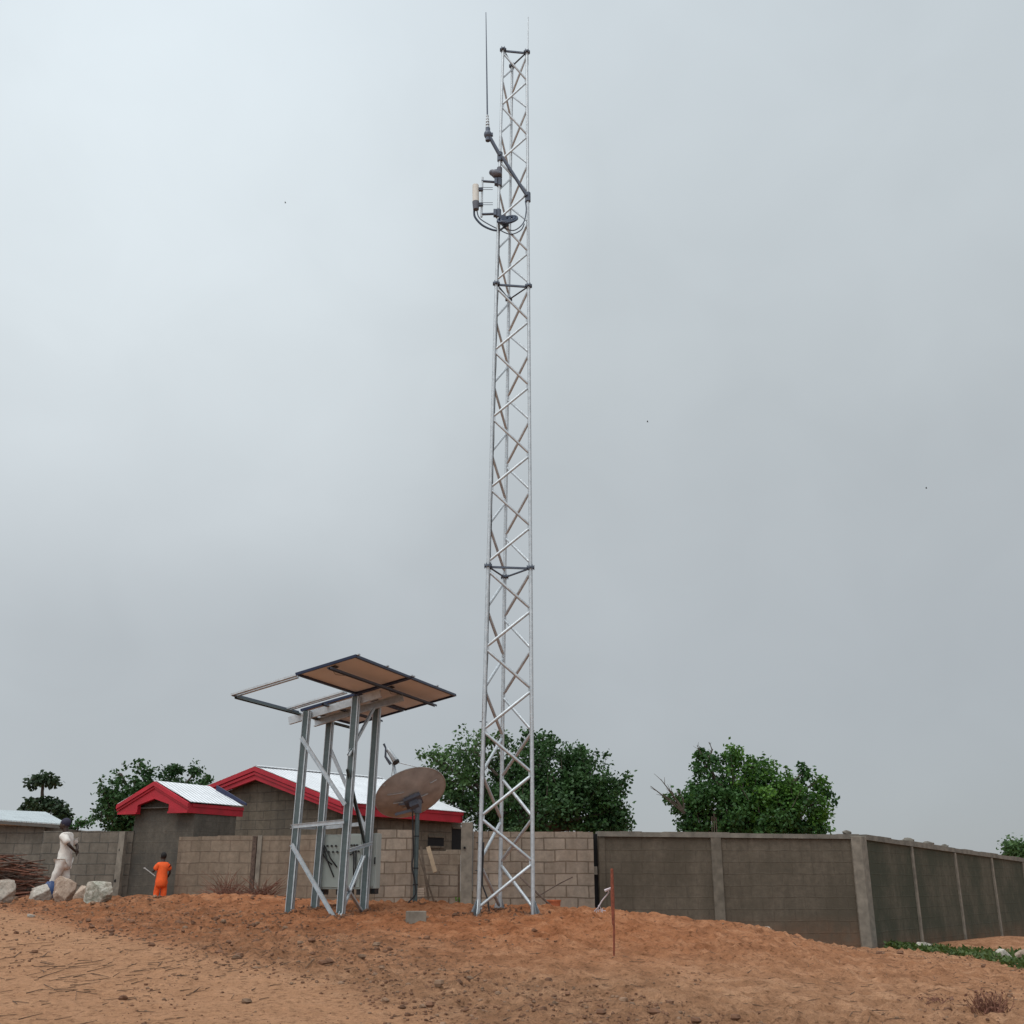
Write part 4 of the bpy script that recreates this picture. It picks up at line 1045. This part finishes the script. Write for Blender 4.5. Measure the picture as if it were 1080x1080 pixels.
# blue bag
m = MB(); c = P(52.5, 931, 21.6); m.ball(c - V((0, 0, .06)), .11, 12, 8, rough=.14, sc=(1.0, .7, .75)); m.ball(c + V((-.10, 0, -.09)), .07, 10, 6, rough=.2, sc=(1.2, .8, .6))
g_ = G(52.5, 21.6); m.ball((c + g_) / 2, .14, 10, 8, rough=.15, sc=(1, .7, 1.3))
tag(m.build('plastic_bag', 'blue_plastic', origin=g_, smooth=True), 'crumpled blue plastic bag behind the smooth pale rock', 'bag')

# block on the mound
g_ = G(438.5, 17.2); m = MB()
m.box(g_ + V((0, 0, .085)), (.30, .16, .19), (V((.98, .18, 0)).normalized(), V((-.18, .98, 0)).normalized(), V((0, 0, 1))))
tag(m.build('concrete_block', 'concrete_post', origin=g_, bevel=.012), 'single grey concrete block lying on the mound between stand and tower', 'block')
# bucket-like orange block
g_ = G(583.5, 22.3); c = P(583.5, 959, 22.3); tz_ = P(583.5, 949, 22.3).z; g_.z = max(g_.z, c.z - .25)
m = MB(); m.tube([V((c.x, 22.3, g_.z - .02)), V((c.x, 22.3, tz_ - .03)), V((c.x, 22.3, tz_))], [.125, .145, .15], 20)
m.tube([V((c.x, 22.3, tz_ - .03)), V((c.x, 22.3, tz_ - .005))], .158, 20)
tag(m.build('bucket', 'orange_bucket', origin=g_), 'orange-brown bucket standing against the pale block wall right of the tower', 'bucket')
# long stick lying behind the tower
m = MB(); a = P(560, 936, 22.2); m.tube([P(549, 925, 22.9), a, P(583, 957, 22.0)], .02, 6); m.tube([P(566, 946, 22.3), P(590, 932, 22.9), P(604, 925, 23.0)], .012, 5)
tag(m.build('stick', 'stick_bark', origin=a), 'crooked sticks leaning on the pale block wall behind the tower leg', 'stick')
m = MB(); m.bar(G(575, 20.8) + V((0, 0, .03)), G(604, 20.9) + V((0, 0, .03)), .12, .05)
tag(m.build('timber', 'plank_wood', origin=G(590, 20.8)), 'pale flat board lying on the mound right of the tower foot', 'board')
# rusty stake with ribbon
st = G(647.2, 14.9); tp = P(645.3, 916, 14.9)
sk = thing('stake', 'upright rusty stake planted in the mound with a pale ribbon tied on', 'stake', st)
m = MB(); m.tube([st - V((0, 0, .1)), st.lerp(tp, .33) + V((.012, 0, 0)), st.lerp(tp, .36) + V((.004, 0, 0)), st.lerp(tp, .66), tp], [.012, .015, .020, .027, .019], 7); m.build('rod', 'rusty_steel', sk)
mid = P(645, 938, 14.9)
_, m = sag([mid, P(638, 939, 14.95), P(642, 941, 14.95), P(635, 950, 15.0), P(631, 957, 15.0), P(627, 961, 15.05)], .009, '', '')
for i in range(7):
    a = P(ru(630, 636), ru(954, 960), 15.02); b = P(ru(628, 639), ru(958, 963), 15.02); m.tube([a, b], .007, 4)
m.tube([P(638, 939.5, 14.93), P(644.5, 936.5, 14.9)], [.020, .012], 6)
m.build('ribbon', 'pale_ribbon', sk)
# metal bits leaning left of stake beside the gap
# stick pile
root = thing('stick_pile', 'heap of cut brown sticks stacked against the hut wall', 'stick pile', G(10, 24.2), None)
ms = [MB(), MB()]
for i in range(340):
    Y = ru(23.3, 24.9); h_ = rnd() ** .8; px = ru(-60, 34 + 12 * (1 - h_)); zz = G(px, Y).z + h_ * (.88 - max(0, (px - 12)) * .016)
    c = V((G(px, Y).x, Y, zz)); a = random.gauss(0, .35); L_ = ru(.5, 1.3); el = random.gauss(-.05, .16)
    d = V((math.cos(a) * math.cos(el), math.sin(a) * math.cos(el), math.sin(el))) * L_ / 2
    bend = V((0, 0, ru(-.04, .06))); r_ = ru(.009, .028)
    ms[i % 2].tube([c - d, c + bend, c + d], [r_, r_ * .85, r_ * .5], 5)
ms[0].build('sticks', 'stick_bark', root, uv=False)['kind'] = 'stuff'; ms[1].build('sticks', 'dry_red_brush', root, uv=False)['kind'] = 'stuff'

# dry brush by the front wall
m = MB()
for i in range(420):
    t_ = rnd(); px = 225 + 62 * t_; Y = 22.2 + ru(-.5, .5); g_ = G(px, Y); h_ = (.35 + .25 * math.sin(t_ * 9)) * (.4 + math.sin(t_ * math.pi) * .8)
    c = g_ + V((0, 0, ru(0, .12))); d = V((ru(-.5, .5), ru(-.3, .3), ru(.05, 1) * h_ + .0)); m.tube([c, c + d * .55 + V((ru(-.05, .05), 0, .03)), c + d], [.007, .005, .003], 3)
tag(m.build('dry_brush', 'dry_red_brush', origin=G(255, 22.3), uv=False), 'low heap of reddish dry brush before the front wall left of the solar stand', 'brush')
# dead weed bottom right
m = MB()
def tuft(px, Y, n_, s_, hh, mm):
    g0 = G(px, Y)
    for i in range(n_):
        c = G(px + random.gauss(0, s_), Y + random.gauss(0, s_ * .012)); d = V((ru(-.12, .12), ru(-.08, .08), ru(.03, hh)))
        mm.tube([c - V((0, 0, .02)), c + d * .6 + V((ru(-.03, .03), 0, 0)), c + d], [.005, .004, .002], 3)
        if rnd() < .6: leaf(mm, c + d, ru(.02, .05), 0)
tuft(1045, 11.9, 150, 9, .22, m)
tag(m.build('dead_weed', 'dry_red_brush', origin=G(1045, 11.9), uv=False), 'dead reddish brown weed clump at the bottom right corner', 'weed')
m = MB(); tuft(985, 12.6, 60, 9, .05, m)
tag(m.build('dead_weed', 'dry_red_brush', origin=G(985, 12.6), uv=False), 'flat patch of dead weed on the dirt left of the corner weed clump', 'weed')
# green weeds by the right wall
m = MB()
for i in range(9000):
    px = 935 + 330 * rnd(); t_ = (px - 935) / 145; Y = ru(23.6 - min(t_, 2.2) * 5.6, 24.2 if px < 1000 else 23.2)
    if noise.noise(V((px * .05, Y * 1.1, 0))) < -.28: continue
    g_ = G(px, Y); leaf(m, g_ + V((ru(-.03, .03), 0, ru(0, .11))), ru(.05, .11), 0, -1)
o = m.build('weeds', 'leaf_weed', uv=False); o['kind'] = 'stuff'; o['label'] = 'low green weeds along the foot of the side wall'; o['category'] = 'weeds'
# ground litter
m = MB()
for i in range(26000):
    Y = 9.6 + 11.5 * rnd() ** .9; px = ru(-60, 1140); k_ = noise.noise(V((px * .006, Y * .5, 4.4)))
    g_ = G(px, Y); q_ = Y - 10.15 + 1.05 * g_.x
    if rnd() > (.05 if q_ < 0 else (.8 if q_ < 3.5 else .16)) + k_ * .5: continue
    s_ = .006 + .015 * rnd() ** 3 if i % 40 else ru(.02, .05)
    m.ball((g_.x, g_.y, ground_fine(g_.x, g_.y) + s_ * .3), s_, 5, 4, rough=.3, sc=(1.2, 1, .75), m=int(rnd() < .25))
for fx in list(legs.values()) + [(leg_pt(k, 0), 0) for k in range(3)] + [(fp, 0)]:
    for i in range(90):
        a = ru(0, 6.28); d_ = .05 + abs(random.gauss(0, .14)); x_, y_ = fx[0].x + math.cos(a) * d_, fx[0].y + math.sin(a) * d_; s_ = .008 + .02 * rnd() ** 2
        m.ball((x_, y_, ground_fine(x_, y_) + s_ * .4), s_, 5, 4, rough=.3, m=0)
o = m.build('gravel', ['soil_clod', 'pebble'], uv=False); o['kind'] = 'stuff'; o['label'] = 'clods and pebbles strewn over the red soil'; o['category'] = 'gravel'
m = MB()
for i in range(560):
    if i < 46: px, Y = random.gauss(55, 36), random.gauss(13.2, .9)
    elif i < 200: px, Y = random.gauss(180, 110), random.gauss(14.6, .9)
    else: px, Y = ru(-50, 1130), ru(10.2, 18.5)
    g_ = G(px, Y); a = random.gauss(.3, .8); L_ = ru(.1, .42) if i < 46 else ru(.03, .18) * (1.5 if i % 9 == 0 else 1); d = V((math.cos(a), math.sin(a), 0)) * L_
    e_ = g_ + d; m.tube([V((g_.x, g_.y, ground_fine(g_.x, g_.y) + .006)), V((e_.x, e_.y, ground_fine(e_.x, e_.y) + .012))], [.006 * ru(.5, 1.2), .003], 4)
o = m.build('twigs', 'twig_grey', uv=False); o['kind'] = 'stuff'; o['label'] = 'fallen twigs scattered over the dirt track'; o['category'] = 'twigs'

# ------------------------------------------------------------------ birds
for px, py, Y, lab in ((301, 214, 60, 'tiny bird high in the left of the sky'), (683, 445, 60, 'tiny bird in the sky right of the tower middle'), (977, 515, 60, 'tiny bird low in the sky at the far right')):
    c = P(px, py, Y); m = MB(); m.ball(c, .032, 8, 6, sc=(1.7, .8, .7))
    for s_ in (-1, 1): m.prism([c + V((-.03, 0, .01)), c + V((.03, 0, .01)), c + V((.0, s_ * .07, .06)), c + V((-.04, s_ * .06, .05))], (0, 0, .01))
    tag(m.build('bird', 'bird_dark', origin=c), lab, 'bird', 'birds in the sky')

# ------------------------------------------------------------------ people
def skin_obj(name, verts, edges, radii, mat, root_i=0, sub=1):
    me = bpy.data.meshes.new(name); me.from_pydata(verts, edges, []); o = bpy.data.objects.new('temp', me); COL.objects.link(o)
    sk_ = o.modifiers.new('s', 'SKIN'); sk_.use_smooth_shade = True
    if not me.skin_vertices: 
        bpy.context.view_layer.objects.active = o
    sv = me.skin_vertices[0].data if me.skin_vertices else None
    for i, r_ in enumerate(radii):
        rr = r_ if isinstance(r_, tuple) else (r_, r_); sv[i].radius = rr
        sv[i].use_root = (i == root_i)
    ss = o.modifiers.new('ss', 'SUBSURF'); ss.levels = sub + 1; ss.render_levels = sub + 1
    dg = bpy.context.evaluated_depsgraph_get(); dg.update()
    out = bpy.data.meshes.new_from_object(o.evaluated_get(dg)); bpy.data.objects.remove(o)
    m = MB(); m.v = [v.co.copy() for v in out.vertices]; m.f = [tuple(p.vertices) for p in out.polygons]; m.mi = [0] * len(m.f)
    return m
def person(loc, rz, label, J, clothes, hair_mat, capsize, group=None, scale=1.0):
    root = thing('person', label, 'person', loc, group)
    M = Matrix.Translation(V(loc)) @ Matrix.Rotation(rz, 4, 'Z') @ Matrix.Scale(scale, 4)
    names = list(J); idx = {n_: i for i, n_ in enumerate(names)}
    verts = [J[n_][0] for n_ in names]; radii = [J[n_][1] for n_ in names]; edges = [(idx[J[n_][2]], idx[n_]) for n_ in names if J[n_][2]]
    m = skin_obj('body', verts, edges, radii, 'skin_dark')
    hd = V(J['head'][0]); 
    m.ball(hd + V((.01, 0, .02)), .098, 16, 12, sc=(1.05, .80, 1.2))
    m.tube([hd + V((.09, 0, .01)), hd + V((.125, 0, -.02)), hd + V((.10, 0, -.03))], [.010, .018, .012], 8)   # nose
    m.tube([hd + V((.092, -.028, -.06)), hd + V((.10, 0, -.058)), hd + V((.092, .028, -.06))], [.006, .011, .006], 6)   # mouth
    for s_ in (-1, 1): m.ball(hd + V((-.005, s_ * .08, .0)), .028, 8, 6, sc=(.6, .35, 1))
    # fingers
    for side in ('l', 'r'):
        w_ = V(J['wrist_' + side][0]); h_ = V(J['hand_' + side][0]); d = (h_ - w_).normalized(); a = d.orthogonal().normalized()
        a = d.cross(V((1, 0, 0))).normalized() if abs(d.x) < .8 else d.cross(V((0, 0, 1))).normalized(); b = d.cross(a)
        for q_, (o_, l_) in enumerate(((-.027, .055), (-.009, .068), (.009, .064), (.027, .05))):
            p0 = h_ + a * o_ - d * .01; p1 = p0 + d * l_ * .6 ; p2 = p1 + (d + b * .8).normalized() * l_ * .55
            m.tube([p0, p1, p2], [.010, .009, .007], 6)
        p0 = h_ - d * .045 + a * .025; m.tube([p0, p0 + (a + d * .7).normalized() * .035, p0 + (a * .5 + d).normalized() * .065], [.011, .010, .008], 6)
    m.v = [M @ v for v in m.v]; m.build('body', 'skin_dark', root, smooth=True, uv=False)
    m = MB()
    for s_ in (-1, 1): m.ball(M @ (hd + V((.088, s_ * .032, .02))), .012, 8, 6)
    m.build('eyes', 'eye_white', root, smooth=True, uv=False)
    m = MB(); m.ball(hd + V((-.014, 0, .058)), capsize, 16, 12, sc=(1.08, .88, 1.02)); m.v = [M @ v for v in m.v]
    m.build('cap' if hair_mat == 'cap_cloth' else 'hair', hair_mat, root, smooth=True, uv=False)
    for cn, mat, vs_, es, rs_ in clothes:
        m = skin_obj(cn, vs_, es, rs_, mat)
        for i, v in enumerate(m.v): m.v[i] = M @ (v + V((noise.noise(v * 9), noise.noise(v * 9 + V((4, 0, 0))), 0)) * .02)
        m.build(cn, mat, root, smooth=True, uv=False)
    return root
def body(pel, kneeL, ankL, toeL, kneeR, ankR, toeR, elL, wrL, haL, elR, wrR, haR, lean=0):
    z = pel[2]
    sh = (pel[0] + lean, 0, z + .50)
    return {
     'pelvis': (pel, (.09, .09), None), 'waist': ((pel[0] + lean * .3, 0, z + .17), (.085, .085), 'pelvis'), 'chest': ((pel[0] + lean * .8, 0, z + .36), (.095, .09), 'waist'),
     'neck': ((sh[0] + .01, 0, sh[2] + .05), .055, 'chest'), 'head': ((sh[0] + .045, 0, sh[2] + .165), .07, 'neck'),
     'hip_l': ((pel[0], .08, z - .06), .065, 'pelvis'), 'knee_l': (kneeL, .055, 'hip_l'), 'ankle_l': (ankL, .036, 'knee_l'), 'toe_l': (toeL, .032, 'ankle_l'),
     'hip_r': ((pel[0], -.08, z - .06), .065, 'pelvis'), 'knee_r': (kneeR, .055, 'hip_r'), 'ankle_r': (ankR, .036, 'knee_r'), 'toe_r': (toeR, .032, 'ankle_r'),
     'sh_l': ((sh[0], .165, sh[2] - .045), .042, 'chest'), 'elbow_l': (elL, .037, 'sh_l'), 'wrist_l': (wrL, .026, 'elbow_l'), 'hand_l': (haL, (.034, .018), 'wrist_l'),
     'sh_r': ((sh[0], -.165, sh[2] - .045), .042, 'chest'), 'elbow_r': (elR, .037, 'sh_r'), 'wrist_r': (wrR, .026, 'elbow_r'), 'hand_r': (haR, (.034, .018), 'wrist_r')}
# walking man in white, facing left
g_ = G(62.5, 23.6)
J = body((0, 0, .90), (.12, .10, .50), (.22, .10, .12), (.36, .10, .07), (-.02, -.10, .48), (-.10, -.10, .09), (.05, -.10, .03),
         (-.15, .23, 1.14), (-.21, .07, 1.04), (-.235, .0, 1.02), (-.15, -.23, 1.14), (-.21, -.06, 1.0), (-.24, .02, .98), .05)
cl = [('gown', 'white_cloth', [(.03, 0, .62), (.01, 0, .85), (.0, 0, 1.06), (.02, 0, 1.24), (.025, 0, 1.33), (.02, .155, 1.33), (-.12, .23, 1.17), (.02, -.155, 1.33), (-.12, -.23, 1.17), (.035, 0, 1.42)],
       [(0, 1), (1, 2), (2, 3), (3, 4), (4, 5), (5, 6), (4, 7), (7, 8), (4, 9)], [.205, .165, .145, .15, .14, .10, .08, .10, .08, .07]),
      ('trousers', 'white_cloth', [(0, 0, .86), (.02, .08, .78), (.12, .10, .50), (.20, .10, .17), (.01, -.09, .80), (-.02, -.10, .48), (-.09, -.10, .14)],
       [(0, 1), (1, 2), (2, 3), (0, 4), (4, 5), (5, 6)], [.14, .115, .085, .075, .115, .09, .085])]
p1 = person(g_, math.pi, 'man in white gown and dark cap walking left behind the rocks', J, cl, 'cap_cloth', .103, scale=.97)
# boy in orange, seen from behind, facing away and a little left
g_ = G(167, 24.3); sc_ = .86; g_.z = P(167, 902, 24.3).z - 1.70 * sc_
gr0 = ground(g_.x, g_.y)
J = body((0, 0, .90), (.06, .10, .50), (.03, .11, .09), (.17, .12, .03), (.0, -.10, .50), (-.04, -.11, .09), (.10, -.11, .03),
         (.04, .27, 1.14), (.24, .20, 1.18), (.31, .16, 1.22), (.0, -.24, 1.13), (.14, -.20, .98), (.20, -.16, .95), .02)
cl = [('shirt', 'orange_cloth', [(.0, 0, .64), (0, 0, .86), (.01, 0, 1.08), (.02, 0, 1.25), (.022, 0, 1.36), (.02, .15, 1.34), (.03, .24, 1.18), (.02, -.15, 1.34), (.0, -.22, 1.17), (.03, 0, 1.43)],
       [(0, 1), (1, 2), (2, 3), (3, 4), (4, 5), (5, 6), (4, 7), (7, 8), (4, 9)], [.215, .20, .165, .165, (.14, .12), .09, .075, .09, .075, .07]),
      ('trousers', 'orange_cloth', [(0, 0, .86), (.01, .09, .80), (.06, .10, .50), (.03, .11, .10), (.01, -.09, .80), (.0, -.10, .50), (-.04, -.11, .10)],
       [(0, 1), (1, 2), (2, 3), (0, 4), (4, 5), (5, 6)], [.11, .10, .095, .095, .10, .095, .095])]
g_.z = min(g_.z, 99); 
if abs(g_.z - gr0) < .35: pass
p2 = person(V((g_.x, g_.y, gr0)), R(118), 'boy in bright orange shirt and trousers standing with his back turned at the gatehouse wall', J, cl, 'hair_black', .102, scale=max(.7, (P(167, 902, 24.3).z - gr0) / 1.70))
m = MB(); hs_ = max(.7, (P(167, 902, 24.3).z - gr0) / 1.70)
a = P(152.5, 915.5, 24.2); b = P(163.5, 924, 24.2); m.tube([a, b], .010, 8); m.box(a, (.035, .02, .03))
tag(m.build('tool', 'white_paint', origin=b), 'pale rod held out to the left by the boy in orange', 'tool')
print('boy scale', hs_, 'verts', sum(len(o.data.vertices) for o in bpy.data.objects if o.type == 'MESH'))
